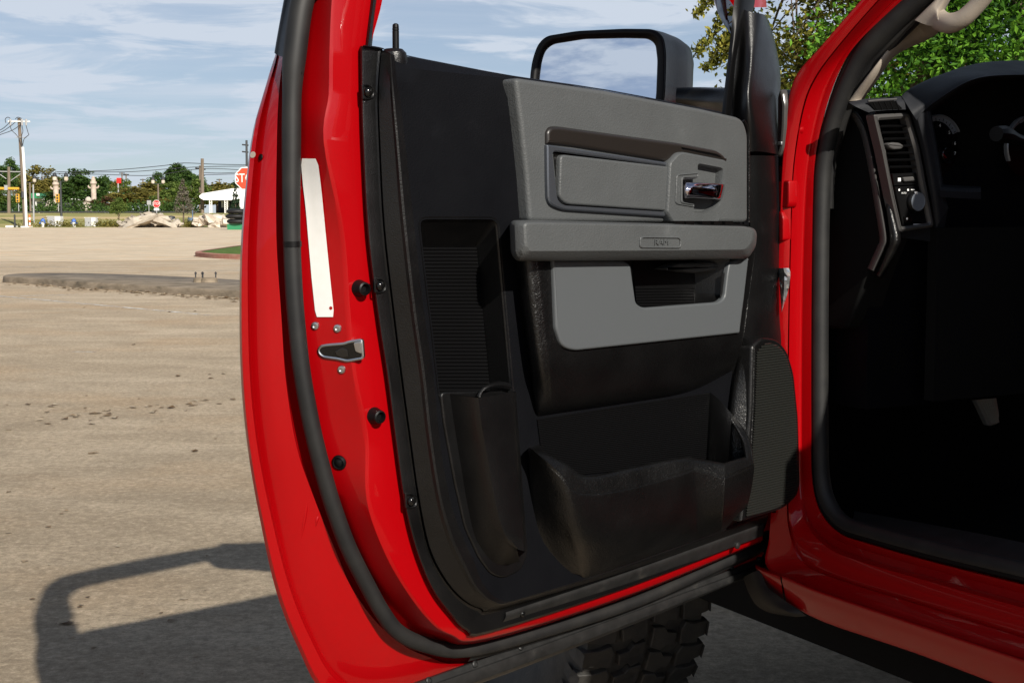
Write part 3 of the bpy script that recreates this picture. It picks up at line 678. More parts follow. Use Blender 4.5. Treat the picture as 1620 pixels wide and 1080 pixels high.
# ---- speaker pod and ribbed grille
sd = [[(1169, 531, .036), (1171, 530, .05), (1190, 545, .076), (1196, 548, .080), (1204, 540, .080)], [(1164, 575, .036), (1167, 575, .05), (1189, 590, .076), (1195, 592, .080), (1204, 590, .080)], [(1156, 635, .036), (1159, 635, .05), (1187, 650, .076), (1193, 651, .080), (1200, 650, .080)], [(1150, 700, .036), (1154, 700, .05), (1183, 720, .076), (1189, 722, .080), (1196, 722, .080)], [(1150, 800, .036), (1154, 802, .05), (1172, 815, .070), (1177, 818, .074), (1185, 818, .074)]]
part('speaker_pod_side', loft(DF, sd, 4, 4), M['coarse'], door, sharp=60, weighted=False)
spx = [(1190, 547, 6), (1206, 533, 8), (1232, 537, 10), (1247, 556, 8), (1257, 590, 10), (1264, 660, 10), (1267, 765, 4), (1262, 786, 10), (1240, 805, 10), (1172, 826, 3), (1181, 740, 3), (1187, 650, 3)]
part('speaker_pod', pad(DF, spx, -.01, .079, .006, 4, 3), M['plastic'], door)
gpx = uvpoly(DF, [(1196, 556, 4), (1210, 541, 7), (1230, 545, 8), (1243, 562, 8), (1252, 595, 8), (1259, 660, 8), (1262, 762, 4), (1257, 782, 9), (1238, 799, 9), (1179, 818, 3), (1187, 740, 3), (1193, 650, 3)], .080, 4)
vmin, vmax = gpx[:, 1].min(), gpx[:, 1].max(); nr = 66; V = []; F_ = []
for i in range(nr * 4):
    vv = vmin + (vmax - vmin) * (i + .5) / (nr * 4)
    xs = []
    for j in range(len(gpx)):
        a, b = gpx[j], gpx[(j + 1) % len(gpx)]
        if (a[1] > vv) != (b[1] > vv): xs.append(a[0] + (b[0] - a[0]) * (vv - a[1]) / (b[1] - a[1]))
    if len(xs) < 2: continue
    ww = .0805 + .0028 * (0, .9, 1, .15)[i % 4]; a, b = min(xs), max(xs); k_ = len(V) // 3
    V += [(a, vv, ww), ((a + b) / 2, vv, ww), (b, vv, ww)]
F_ = grid_faces(len(V) // 3, 3)
part('speaker_grille', (DF.world(np.array(V)), F_), M['grille'], door, sharp=15, weighted=False)
# ---- sail panel at the front of the window
sa = [[(1162, 12, .0), (1172, 14, .006), (1187, 19, .022), (1204, 22, .028), (1211, 25, .012), (1213, 30, -.03)],
      [(1157, 60, .0), (1170, 60, .008), (1184, 60, .03), (1200, 60, .036), (1222, 60, .014), (1224, 60, -.03)],
      [(1151, 110, .0), (1166, 110, .010), (1180, 110, .036), (1194, 110, .046), (1231, 112, .018), (1233, 112, -.03)],
      [(1147, 150, .0), (1162, 150, .010), (1176, 150, .042), (1190, 150, .054), (1231, 152, .024), (1233, 152, -.03)],
      [(1144, 190, .002), (1160, 190, .012), (1178, 190, .046), (1196, 196, .056), (1230, 196, .030), (1232, 196, -.03)],
      [(1150, 240, .01), (1170, 240, .02), (1186, 240, .046), (1204, 240, .050), (1230, 244, .038), (1233, 244, -.03)]]
part('sail_panel', loft(DF, sa, 5, 6), M['plastic'], door, sharp=70, weighted=False)
lo = [[(1184, 246, .040), (1204, 246, .046), (1229, 247, .036), (1232, 247, -.03)], [(1186, 330, .040), (1206, 330, .044), (1231, 330, .036), (1234, 330, -.03)], [(1188, 420, .040), (1208, 420, .044), (1233, 420, .036), (1236, 420, -.03)], [(1180, 500, .040), (1206, 500, .044), (1236, 500, .036), (1239, 500, -.03)], [(1172, 560, .040), (1210, 545, .046), (1246, 545, .036), (1249, 545, -.03)]]
part('front_trim_strip', loft(DF, lo, 4, 5), M['plastic'], door, sharp=70, weighted=False)
part('run_channel', loft(DF, [[(1163, -12, .006), (1174, -12, .012), (1186, -12, .008), (1194, -12, 0.0)], [(1160, 15, .006), (1172, 15, .012), (1184, 15, .008), (1192, 15, .0)], [(1153, 80, .005), (1159, 80, .014), (1165, 80, .012), (1168, 80, .005)], [(1145, 150, .005), (1151, 150, .014), (1158, 150, .012), (1161, 150, .004)], [(1141, 190, .005), (1147, 190, .014), (1154, 190, .012), (1158, 190, .004)]], 3, 4), M['smooth'], door, sharp=60, weighted=False)
part('outer_belt_seal', loft(DF, [[(575, 90, -.05), (580, 86, -.07), (585, 90, -.10)], [(812, 136, -.05), (815, 132, -.07), (818, 136, -.10)], [(1150, 194, -.05), (1152, 190, -.07), (1155, 194, -.10)]], 2, 3), M['rubber'], door, weighted=False)
part('wind_deflector', loft(DF, [[(1120, -35, -.10), (1150, -35, -.12), (1172, -35, -.10)], [(1129, 0, -.10), (1150, 0, -.118), (1166, 0, -.10)], [(1139, 28, -.10), (1152, 28, -.112), (1162, 28, -.10)], [(1150, 46, -.10), (1155, 46, -.107), (1160, 46, -.10)], [(1157, 55, -.10), (1158, 55, -.102), (1159, 55, -.10)]], 4, 4), M['smoke'], door, weighted=False)
# lock pin
c = DF.px(627, 86, .022)
part('lock_pin_boss', disc(DF, (0, 0, 0), [(0, 0)]) if False else ([tuple(p) for p in lathe([(.016, -.03), (.0195, -.012), (.0175, .0), (.0125, .005), (.006, .006)], 16, DF.W(c[0] - .004, c[1] + .003, .012))[0]], lathe([(.026, 0), (.022, 0), (.017, 0), (.011, 0), (.006, 0)], 16)[1]), M['plastic'], door)
pt = DF.px(626, 38, .018)
part('lock_pin', lathe([(.0047, c[1]), (.0047, pt[1] - .010), (.0042, pt[1] - .0095), (.0047, pt[1] - .009), (.0047, pt[1] - .006), (.0042, pt[1] - .0055), (.0046, pt[1] - .005), (.0042, pt[1] - .001), (.002, pt[1] + .0005)], 12, DF.W(DF.px(626, 60, .018)[0], 0, .018)), M['smooth'], door)
# ---- mirror
mface = nrm(DU * .77 + DW * .64 + np.array([0, 0, .085])); mpos = DF.W(*DF.px(1045, 150, -.30))
mu = nrm(np.cross([0, 0, 1.], mface))
class Plane3(Frame):
    def __init__(s, o, u, w): s.o = np.array(o, float); s.w = nrm(w); s.u = nrm(u); s.v = nrm(np.cross(s.w, s.u))
MF = Plane3(mpos, mu, mface)
def P3px(fr, x, y, w_=0.0):
    q = hit(x, y, fr.o + fr.w * w_, fr.w) - fr.o; return np.array([q @ fr.u, q @ fr.v, w_])
Plane3.px = P3px
ro = [(839, 122, 4), (842, 95, 14), (851, 70, 12), (864, 57, 12), (913, 49, 10), (987, 45.5, 10), (1034, 46, 12), (1050, 58, 10), (1054, 86, 10), (1053, 120, 8), (1052, 150, 8), (1049, 168, 10), (1036, 176, 12), (870, 172, 16), (842, 164, 12), (838, 140, 6)]
gi = [(854, 124, 4), (857, 98, 10), (863, 80, 9), (875, 70, 9), (925, 62, 8), (990, 60.5, 8), (1026, 61.5, 9), (1037, 70, 8), (1040, 95, 6), (1039, 125, 6), (1038, 150, 6), (1036, 164, 8), (1026, 168, 8), (880, 164, 10), (858, 157, 8), (853, 140, 4)]
RO = uvpoly(MF, ro, 0, 8); GI = uvpoly(MF, gi, -.012, 6)
part('mirror_rim', rings(MF, [(inset(RO, -.0005), -.03), (RO, -.006), (inset(RO, .002), -.001), (inset(RO, .005), .0005), (RO * .5 + GI * .5, .0), (RO * .12 + GI * .88, -.004), (GI, -.008), (inset(GI, -.0005), -.016)], cap1=False), M['smooth'], door, sharp=50)
part('mirror_glass', rings(MF, [(inset(GI, -.001), -.011)]), M['mirror'], door, False)
# housing behind the glass, its inboard flank swelling out behind the rim
secs = [(inset(RO, -.0005), -.004)]
for w_, sft, top in [(-.02, 5, .5), (-.05, 18, 3), (-.085, 33, 8), (-.12, 43, 16), (-.15, 44, 26), (-.17, 36, 40)]:
    q = []
    for p in ro:
        k_ = min(1, max(0, (p[0] - 900) / 150)); v_ = max(0, (120 - p[1]) / 75)
        q.append((p[0] + sft * k_ + (14 if w_ < -.1 else 0) * (1 - k_), p[1] + top * k_ * min(1, v_) + (abs(w_) * 30) * min(1, v_) + (0 if p[1] < 120 else -abs(w_) * 60), p[2]))
    Q = uvpoly(MF, q, w_, 8); secs.append((Q, w_))
part('mirror_housing', rings(MF, secs), M['plastic'], door, sharp=60)
a0 = [(1070, 140), (1100, 138), (1150, 139)]; a1 = [(1068, 172), (1100, 176), (1150, 188)]
arm_ = [[(x, y, -.25), (x, y + 2, -.21), (x2, (y + y2) / 2, -.195), (x2, y2 - 2, -.21), (x2, y2, -.25)] for (x, y), (x2, y2) in zip(a0, a1)]
arm_ = [[(1071, 139, -.31), (1070, 141, -.285), (1069, 155, -.272), (1069, 170, -.285), (1070, 172, -.31)], [(1100, 138, -.26), (1099, 141, -.235), (1098, 157, -.222), (1098, 173, -.235), (1099, 176, -.26)], [(1128, 138.5, -.19), (1127, 141, -.168), (1126, 160, -.156), (1127, 178, -.168), (1128, 181, -.19)], [(1158, 139, -.12), (1157, 141, -.10), (1156, 162, -.09), (1157, 185, -.10), (1158, 188, -.12)]]
part('mirror_arm', loft(DF, arm_, 4, 4), M['plastic'], door, sharp=40, weighted=False)
# ---- latch face fittings
def on_face(x, y): return DF.px(x, y, -.048)
LF = Frame(DF.W(*DF.px(530, 450, -.05)), nrm(DU * -.55 - DW * .84) * -1, nrm(DU * .84 + DW * .55))   # the slanting latch face
LF.u = nrm(np.cross([0, 0, 1.], LF.w))
def face_w(x, y):
    """distance of the red latch face behind a picture point, read off the built door"""
    best = None; d = ray(x, y); o_ = Vector(CAM); dd_ = Vector(d).normalized()
    ok, loc, nor, idx = DOOR_BVH.ray_cast(o_, dd_), None, None, None
    return ok
from mathutils.bvhtree import BVHTree
DOOR_BVH = BVHTree.FromPolygons([Vector(p) for p in v_door], f_door) if 'v_door' in globals() else BVHTree.FromPolygons([q.co.copy() for q in door.data.vertices], [tuple(p.vertices) for p in door.data.polygons])
def surf(x, y):
    loc, nor, i, d = DOOR_BVH.ray_cast(Vector(CAM), Vector(ray(x, y)).normalized())
    if nor.dot(Vector(ray(x, y))) > 0: nor = -nor
    return np.array(loc), np.array(nor)
def stud(x, y, prof, n=16):
    p, nn_ = surf(x, y); fr = Frame(p, nrm(np.cross([0, 0, 1.], nn_)), nn_); fr.v = nrm(np.cross(fr.w, fr.u)); return disc(fr, (0, 0, 0), prof, n)
def decal(pts, off=.0012, r=5):
    V = []
    for x, y in rpoly(pts, r):
        p, nn_ = surf(x, y); V.append(p + nn_ * off)
    return V, [tuple(range(len(V)))]
lab = [(477, 251), (503, 250.5), (505, 262), (507, 275), (509, 300), (513, 340), (517, 380), (521, 420), (525, 455), (530, 497), (526, 501.5), (502, 502), (499, 497), (494, 440), (489, 380), (485, 330), (481, 290)]
V = []; rows = []
for i in range(25):
    y = 251 + (501 - 251) * i / 24; xl = np.interp(y, [251, 290, 330, 380, 440, 501], [477, 480, 484.5, 488.5, 493.5, 500]); xr = np.interp(y, [251, 262, 300, 380, 440, 501], [502.5, 505, 509.5, 517, 523, 529.5])
    if i in (0, 24): xl += 2; xr -= 2
    row = []
    for j in range(5):
        p, nn_ = surf(xl + (xr - xl) * j / 4, y); row.append(p + nn_ * .0015)
    rows.append(row)
part('white_label', (np.array(rows).reshape(-1, 3), grid_faces(25, 5)), M['sticker'], door, weighted=False)
part('paint_chip', stud(524, 487, [(.0026, .0016), (.0024, .0021)], 8), M['red'], door)
for x, y in [(499, 515), (534.5, 519), (541, 584)]:
    part('latch_bolt', stud(x, y, [(.0062, 0), (.0062, .001), (.0052, .0028), (.003, .0032), (.0026, .0012)]), M['steel'], door)
for x, y in [(568, 456), (592, 657)]:
    part('rubber_bumper', stud(x, y, [(.0125, 0), (.0115, .005), (.0100, .011), (.0095, .016), (.0072, .017), (.0058, .012), (.0052, .010)]), M['smooth'], door)
part('rubber_plug', stud(537, 731, [(.0115, 0), (.011, .0025), (.0088, .004), (.0066, .0028), (.0058, .005), (.003, .0065)]), M['smooth'], door)
part('pin_hole', stud(413, 249, [(.0048, .0), (.0045, .0016), (.003, .0018)]), M['smooth'], door)
part('paint_chip', stud(400, 245, [(.0048, .0), (.0046, .0006)], 10), M['beige'], door)
for pts in ([(487, 793), (484, 810), (480, 832), (475, 857)], [(508, 806), (503, 818), (499, 834)]):
    P = []
    for q in pts:
        p, nn_ = surf(*q); P.append(p - nn_ * .0016)
    part('glint_crease', tube(P, [.0012] + [.0026] * (len(P) - 2) + [.0012], 10, 5), M['red'], door, sharp=80, weighted=False)  # raised creases added to catch a line of sun
# latch: chromed rim, dark throat, claw
lo_ = [(504, 553), (508, 547), (520, 545), (545, 543), (553, 540), (573, 537), (575, 566), (550, 570.5), (535, 567), (512, 564), (506, 559)]
p, nn_ = surf(540, 555); nn_ = nrm(nn_); LP = Frame(p + nn_ * .001, nrm(np.cross([0, 0, 1.], nn_)), nn_); LP.v = nrm(np.cross(LP.w, LP.u))
def LPx(x, y, w_=0.0): return P3px(LP, x, y, w_)
LP.px = LPx
lo_u = uvpoly(LP, lo_, 0, 4); 
part('latch_rim', rings(LP, [(inset(lo_u, -.002), -.002), (inset(lo_u, -.0015), .002), (inset(lo_u, .0002), .0028), (inset(lo_u, .0018), .002), (inset(lo_u, .0022), -.004)], cap1=False), M['steel'], door)
part('latch_throat', rings(LP, [(inset(lo_u, .0016), .0012)]), M['gloss'], door, False)
part('latch_claw', pad(LP, [(530, 556), (541, 550), (549, 553), (551, 564), (540, 566), (532, 562)], 0, .0028, .0008, 2, 2), M['darksteel'], door)
part('striker_plate', pad(LP, [(559, 542), (571, 540), (573, 560), (562, 556)], 0, .0032, .0008, 3, 2), M['steel'], door)
# trim clips in the flange: pocket, rim and button
for x, y in [(583, 146), (602, 452), (651, 792)]:
    c = DF.px(x, y, .003)
    tx = .0
    part('clip_pocket', frame_ring(DF, rpoly([(x - 9, y - 12, 1), (x + 3, y - 13, 8), (x + 11, y - 3, 8), (x + 9, y + 10, 8), (x - 1, y + 13, 6), (x - 8, y + 11, 1)], 4), rpoly([(x - 7, y - 9, 1), (x + 1, y - 10, 6), (x + 8.5, y - 2, 6), (x + 7, y + 7, 6), (x - 1.5, y + 10, 5), (x - 6.5, y + 9, 1)], 4), .0, .0045, .0014, .0018), M['plastic'], door)
    part('trim_clip', disc(DF, (c[0], c[1], .0015), [(.0075, 0), (.0072, .003), (.005, .0055), (.0025, .0065)], 12), M['gloss'], door)
c = DF.px(826, 970, .002); part('trim_clip', disc(DF, (c[0], c[1], .001), [(.006, 0), (.0055, .003), (.003, .005)], 12), M['gloss'], door)
c = DF.px(1166, 862, .002); part('trim_clip', disc(DF, (c[0], c[1], .001), [(.007, 0), (.0065, .004), (.003, .006)], 12), M['weather'], door)
# lower seals and the drip rail with its push pins
part('lower_flange_strip', loft(DF, [[(795, 985, .0), (800, 975, .006), (800, 968, .004)], [(1000, 922, .0), (1002, 908, .006), (1002, 901, .004)], [(1205, 848, .0), (1208, 832, .006), (1208, 826, .004)]], 3, 5), M['weather'], door, weighted=False)
part('sill_seal', loft(DF, [[(740, 1046, -.08), (744, 1040, -.075), (746, 1034, -.076)], [(862, 1012, -.08), (864, 1006, -.075), (865, 1000, -.076)], [(1010, 962, -.08), (1011, 956, -.075), (1012, 950, -.076)], [(1158, 897, -.08), (1159, 891, -.075), (1160, 886, -.076)], [(1203, 876, -.08), (1204, 871, -.075), (1205, 866, -.076)]], 4, 5), M['weather'], door, weighted=False)
rail = []
for x0, y0, x1, y1 in [(560, 1117, 640, 1128), (662, 1077, 766, 1080), (800, 1028, 880, 1038), (1000, 957, 1050, 969), (1150, 902, 1165, 922), (1209, 880, 1211, 899)]:
    def mixp(t): return (x0 + (x1 - x0) * t, y0 + (y1 - y0) * t)
    base = y1
    rail.append([(x0, y0 - 1, -.098), (x0 + 1, y0 + 1, -.085), (x0 + 2, y0 + 9 * (1.25 if x0 < 900 else 1), -.080), (x0 + 3, y0 + 10.5 * (1.25 if x0 < 900 else 1), -.074), (x0 + 4, y0 + (20 if x0 > 1100 else 25 if x0 > 900 else 31) , -.072), (x0 + 5, y0 + (22 if x0 > 1100 else 29 if x0 > 900 else 36), -.085)])
v, f = loft(DF, rail, 3, 6)
RB = BVHTree.FromPolygons([Vector(p) for p in v], f)
part('drip_rail', (v, f), M['weather'], door, sharp=28, weighted=False)
for x, y in [(678, 1076), (751, 1050), (823, 1023), (889, 997), (949, 974), (1007, 953), (1060, 936), (1110, 917), (1157, 899), (1201, 884)]:
    h = RB.ray_cast(Vector(CAM), Vector(ray(x, y)).normalized())
    if h[0] is None: continue
    nn_ = h[1] if h[1].dot(Vector(ray(x, y))) < 0 else -h[1]
    fr = Frame(np.array(h[0]), nrm(np.cross([0, 0, 1.], np.array(nn_))), np.array(nn_)); fr.v = nrm(np.cross(fr.w, fr.u))
    part('push_pin', disc(fr, (0, 0, 0), [(.0062, 0), (.006, .002), (.0042, .0035), (.0034, .0015)], 12), M['weather'], door)
# ------------------------------------------------------------------ truck body round the door opening
R0 = [(1560, -215), (1475, -120), (1363, 0), (1300, 72), (1262, 116), (1247, 160), (1238, 250), (1234, 330), (1228, 500), (1224, 700), (1221, 790), (1217, 850), (1216, 900), (1300, 934), (1450, 985), (1620, 1042), (1900, 1136)]
R1 = [(1585, -205), (1500, -112), (1392, 0), (1325, 77), (1290, 126), (1272, 172), (1258, 250), (1253, 330), (1249, 500), (1247, 700), (1247, 790), (1252, 840), (1275, 888), (1330, 915), (1470, 958), (1640, 1012), (1920, 1100)]
R2 = [(1610, -195), (1525, -105), (1414, 0), (1343, 77), (1313, 124), (1294, 178), (1279, 250), (1272, 330), (1267, 500), (1266, 690), (1267, 775), (1276, 822), (1306, 858), (1350, 880), (1480, 918), (1650, 965), (1930, 1045)]
R3 = [(1630, -185), (1545, -98), (1430, 0), (1360, 65), (1330, 111), (1306, 178), (1291, 250), (1287, 330), (1285, 500), (1285, 690), (1288, 765), (1302, 810), (1331, 841), (1370, 855), (1479, 886), (1650, 928), (1940, 1000)]
def ov(i, base):   # the pillar leans inboard above the belt
    return base - (.13, .085, .045, .022, .01, .004, 0, 0, 0, 0, 0, 0, 0, 0, 0, 0, 0)[i]
def bring(pts, o_): return [(x, y, ov(i, o_ if np.ndim(o_) == 0 else o_[i])) for i, (x, y) in enumerate(pts)]
def slot(a, b, c): return [a] * 9 + [a, a, (a + b) / 2, b] + [b] * 4     # pillar value, then sill value
o1 = slot(-.014, -.030, 0); o1b = slot(-.020, -.036, 0); o2 = slot(-.046, -.038, 0); o2b = slot(-.050, -.06, 0); o3 = slot(-.064, -.070, 0)
def mixr(a, b, t): return lerp(a, b, t)
bands = [bring(R0, 0.0), bring(mixr(R0, R1, .06), slot(.001, -.006, 0)), bring(mixr(R0, R1, .5), slot(-.004, -.022, 0)), bring(mixr(R0, R1, .90), slot(-.012, -.028, 0)), bring(mixr(R0, R1, .96), slot(-.019, -.031, 0)), bring(R1, o1), bring(mixr(R1, R2, .1), slot(-.018, -.024, 0)), bring(mixr(R1, R2, .5), slot(-.032, -.026, 0)), bring(mixr(R1, R2, .9), slot(-.044, -.030, 0)), bring(R2, o2), bring(mixr(R2, R3, .12), slot(-.050, -.054, 0)), bring(mixr(R2, R3, .5), slot(-.052, -.060, 0)), bring(mixr(R2, R3, .88), slot(-.055, -.056, 0)), bring(R3, o3), bring(mixr(R2, R3, 1.25), slot(-.11, -.12, 0))]
part('door_opening', loft(BF, bands, 5, 1), M['red'], truck, sharp=35, weighted=False)
# weatherstrip of the opening: two lips
sl_ = [(1662, -185), (1575, -98), (1452, 0), (1384, 65), (1350, 111), (1322, 178), (1304, 250), (1299, 330), (1297, 500), (1297, 690), (1300, 760), (1312, 800), (1336, 829), (1374, 843), (1480, 871), (1650, 911), (1940, 980)]
sl2 = [(1635, -185), (1550, -98), (1435, 0), (1365, 66), (1335, 112), (1311, 179), (1295, 250), (1290, 330), (1288, 500), (1288, 690), (1291, 765), (1304, 808), (1332, 838), (1371, 852), (1479, 882), (1650, 923), (1940, 995)]
part('opening_weatherstrip', tube([BF.W(*BF.px(x, y, ov(i, -.075))) for i, (x, y) in enumerate(sl_)], [.020] * 4 + [.0165] * 13, 12, 5), M['rubber'], truck, weighted=False)
part('inner_pillar', loft(BF, [[(x, y, ov(i, -.082)) for i, (x, y) in enumerate(sl_[:8])], [(1700, -170, ov(0, -.10)), (1605, -88, ov(1, -.10)), (1486, 0, ov(2, -.10)), (1424, 62, ov(3, -.10)), (1384, 110, ov(4, -.10)), (1350, 165, ov(5, -.10)), (1322, 250, -.10), (1316, 330, -.10)], [(1720, -160, ov(0, -.15)), (1620, -80, ov(1, -.15)), (1492, 6, ov(2, -.15)), (1428, 66, ov(3, -.15)), (1389, 114, ov(4, -.15)), (1356, 170, ov(5, -.15)), (1326, 250, -.15), (1320, 330, -.15)]], 3, 3), M['rubber'], truck, weighted=False)
part('weatherstrip_lip', tube([BF.W(*BF.px(x, y, ov(i, -.064))) for i, (x, y) in enumerate(sl2)], .0062, 8, 5), M['smooth'], truck, weighted=False)
# rocker panel below the sill, with the split to the fender
rk = []
for i, (x, y, x2, y2) in enumerate([(1237, 908, 1243, 951), (1300, 934, 1302, 983), (1450, 985, 1452, 1034), (1620, 1042, 1622, 1098), (1900, 1136, 1905, 1196)]):
    rk.append([(x, y, -.004), (x, y + 1, .006), (x, y + 5, .0095), (x + .5, y + 12, .006), ((x + x2) / 2, (y + y2) / 2, .0), (x2, y2 - 5, -.016), (x2, y2, -.026), (x2, y2 - 2, -.09)])
part('rocker_panel', loft(BF, rk, 4, 4), M['red'], truck, sharp=40, weighted=False)
fr_ = [[(x, y, -.004), (x, y + 5, .008), ((x + x2) / 2, (y + y2) / 2, .0), (x2, y2, -.024)] for x, y, x2, y2 in [(1195, 892, 1196, 900), (1205, 897, 1212, 925), (1220, 902, 1227, 938), (1234, 907, 1240, 949.5)]]
part('fender_tip', loft(BF, fr_, 3, 4), M['red'], truck, sharp=40, weighted=False)
lin_ = [[(1160, 880, .03), (1168, 905, .0), (1176, 915, -.06)], [(1176, 915, .035), (1184, 935, .0), (1192, 942, -.06)], [(1190, 940, .035), (1202, 955, .0), (1215, 958, -.06)], [(1212, 958, .03), (1225, 968, .0), (1240, 968, -.06)], [(1245, 967, .02), (1258, 975, .0), (1268, 972, -.06)], [(1272, 974, .005), (1275, 977, -.01), (1280, 975, -.06)]]
part('wheel_arch_liner', loft(BF, [[(x, y, o_) for x, y, o_ in r] for r in [[(1176, 912, -.02), (1190, 905, .004), (1203, 900, .0)], [(1180, 926, -.02), (1196, 922, .006), (1213, 926, .0)], [(1187, 942, -.02), (1206, 944, .006), (1230, 941, .0)], [(1197, 957, -.02), (1220, 957, .006), (1246, 953, -.006)], [(1216, 968, -.02), (1240, 968, .002), (1264, 965, -.012)], [(1246, 974, -.02), (1260, 975, -.012), (1276, 974, -.02)]]], 4, 4), M['rubber'], truck, weighted=False)
def dist_front(u, v, o_): return BF.W(u, v, o_)
# front fender, bonnet, grille end: simple, seen only from the side; nose cut short to hide its shadow
wc = (1.04, .44)
arch = [(wc[0] + .56 * math.cos(a), wc[1] + .56 * math.sin(a)) for a in np.linspace(R(165), R(5), 22)]
fend = [(.012, .74), (.012, 1.44), (.4, 1.46), (.85, 1.44), (1.15, 1.34), (1.40, 1.16), (1.66, .98), (1.70, .80), (1.62, .70)] + arch[::-1] + [(.46, .66), (.2, .68)]
fo_ = np.array(fend); fo_ = fo_ if area2(fo_) > 0 else fo_[::-1]
part('front_fender', rings(BF, [(fo_, -.10), (fo_, -.012), (inset(fo_, .01), -.002), (inset(fo_, .03), .0)]), M['red'], truck, sharp=35)
Vh = [[(u, v, -o_) for o_, v in [(.02, e), (.06, e + .03), (.35, e + .07), (.89, e + .10), (1.43, e + .07), (1.72, e + .03), (1.76, e)]] for u, e in [(.02, 1.44), (.4, 1.45), (.85, 1.42), (1.15, 1.31), (1.40, 1.13)]]
part('bonnet', (BF.world(np.array(Vh).reshape(-1, 3)), grid_faces(5, 7)), M['red'], truck, weighted=False)
part('front_bulkhead', fbox(BF, 1.38, 1.42, .75, 1.12, -1.74, -.04), M['smooth'], truck)
# hinges, wiring boot and chrome glint glimpsed in the gap beside the pillar
def bpad(name, pts, o0, o1_, mat, bev=.003, r=4): return part(name, pad(BF, pts, o0, o1_, bev, r, 2), mat, truck)
bpad('door_hinge', [(1231, 286), (1248, 285), (1248, 322), (1245, 329), (1232, 330)], -.02, -.0005, M['red'])
bpad('door_hinge', [(1231, 335), (1236, 334), (1239, 345), (1239, 380), (1232, 384)], -.02, .004, M['red'])
bpad('wiring_boot', [(1229, 152), (1234, 140), (1238, 146), (1241, 165), (1240, 200), (1237, 236), (1233, 246), (1228, 250)], -.02, .006, M['greyrubber'], .005, 6)
bpad('boot_clip', [(1230, 224), (1236, 224), (1236, 230), (1230, 230)], .004, .008, M['steel'], .001, 1)
bpad('round_plug', [(1256, 201), (1264, 196), (1266, 206), (1261, 217), (1255, 214)], -.025, -.016, M['red'], .004, 4)
# bright faceted piece standing in for a chrome reflection
V = []; rows = 12
for i in range(rows):
    y = 424 + (494 - 424) * i / (rows - 1); xr = np.interp(y, [424, 432, 455, 475, 494], [1248, 1251, 1248, 1243, 1237]); xl = 1231 + .08 * (y - 424)
    V.append([(xl + (xr - xl) * j / 4, y, .004 + .009 * math.sin(math.pi * j / 4) + random.uniform(-.0035, .0035)) for j in range(5)])
part('chrome_glint', loft(BF, V), M['lens'], truck, smooth=False)
# rear half of the cab and the bed: they shade the cabin and the sill as in the picture
def side(u0, u1, name, mat, zs, off=None):
    rows = [[(u, z, o_) for z, o_ in zs] for u in np.linspace(u0, u1, 4)]
    return part(name, (BF.world(np.array(rows).reshape(-1, 3)), grid_faces(4, len(zs))), mat, truck, sharp=40, weighted=False)
low = [(.62, -.05), (.66, .0), (.8, .02), (1.2, .05), (1.42, .068), (1.50, .062), (1.54, .02)]  # bulged past flush, out of view, to keep sun off the sill
side(-1.13, -2.35, 'rear_door', M['red'], low)
side(-2.38, -4.25, 'cargo_bed', M['red'], [(.66, .0), (.8, .03), (1.2, .045), (1.45, .04), (1.50, .02), (1.5, -.10)])
bpl = [(1.50, .015), (1.54, -.012), (1.75, -.082), (1.95, -.150), (2.03, -.178), (2.06, -.215)]
side(-1.12, -1.26, 'centre_pillar', M['red'], [(.70, -.03)] + low[1:5] + bpl)
jm = low[1:] + bpl[1:] + [(1.95, -.30), (1.54, -.16), (.66, -.16)]
part('pillar_jamb', (BF.world(np.array([(-1.122, z, o_) for z, o_ in jm])), [tuple(range(len(jm)))]), M['red'], truck, False)  # unseen front face added to stop sun reaching the sill and lower pillar
side(-1.26, -2.0, 'rear_side_window', M['tint'], bpl[:4])
side(-2.0, -2.36, 'rear_pillar', M['red'], bpl)
roof = [[(u, v, -o_) for o_, v in [(.150, h - .11), (.165, h - .06), (.19, h - .03), (.35, h), (.89, h + .02), (1.43, h), (1.59, h - .03), (1.63, h - .11)]] for u, h in [(-.62, 2.02), (-.8, 2.055), (-1.3, 2.08), (-2.0, 2.07), (-2.36, 2.03)]]
part('roof', (BF.world(np.array(roof).reshape(-1, 3)), grid_faces(5, 8)), M['red'], truck, sharp=50, weighted=False)
part('headliner', fbox(BF, -2.3, -.72, 1.955, 1.965, -1.60, -.18), M['beige'], truck)
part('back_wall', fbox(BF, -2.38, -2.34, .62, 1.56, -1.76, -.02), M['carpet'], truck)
part('rear_window', fbox(BF, -2.365, -2.355, 1.56, 2.02, -1.62, -.14), M['tint'], truck)
part('bed_floor', fbox(BF, -4.25, -2.40, .78, .82, -1.76, .0), M['smooth'], truck)
part('tailgate', fbox(BF, -4.30, -4.24, .78, 1.48, -1.76, .0), M['red'], truck)
part('bed_side', fbox(BF, -4.25, -2.38, .66, 1.48, -1.82, -1.76), M['red'], truck)
part('passenger_door', fbox(BF, -2.35, .02, .62, 1.54, -1.84, -1.76), M['red'], truck)
part('passenger_window', (BF.world(np.array([(.05, 1.54, -1.76), (-2.3, 1.54, -1.76), (-2.3, 2.0, -1.62), (-.62, 2.0, -1.62)])), [(0, 1, 2, 3)]), M['tint'], truck, False)
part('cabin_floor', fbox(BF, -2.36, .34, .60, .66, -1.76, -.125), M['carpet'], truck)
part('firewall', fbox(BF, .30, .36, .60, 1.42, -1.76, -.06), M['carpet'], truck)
part('added_undertray', fbox(BF, .41, 1.36, .56, .60, -1.40, -.42), M['carpet'], truck)  # unseen tray added to block sky light and darken the ground below
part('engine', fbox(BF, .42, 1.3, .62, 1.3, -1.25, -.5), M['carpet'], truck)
part('underbody', fbox(BF, -4.2, .4, .50, .58, -1.7, -.14), M['carpet'], truck)  # widened to darken the ground under the truck
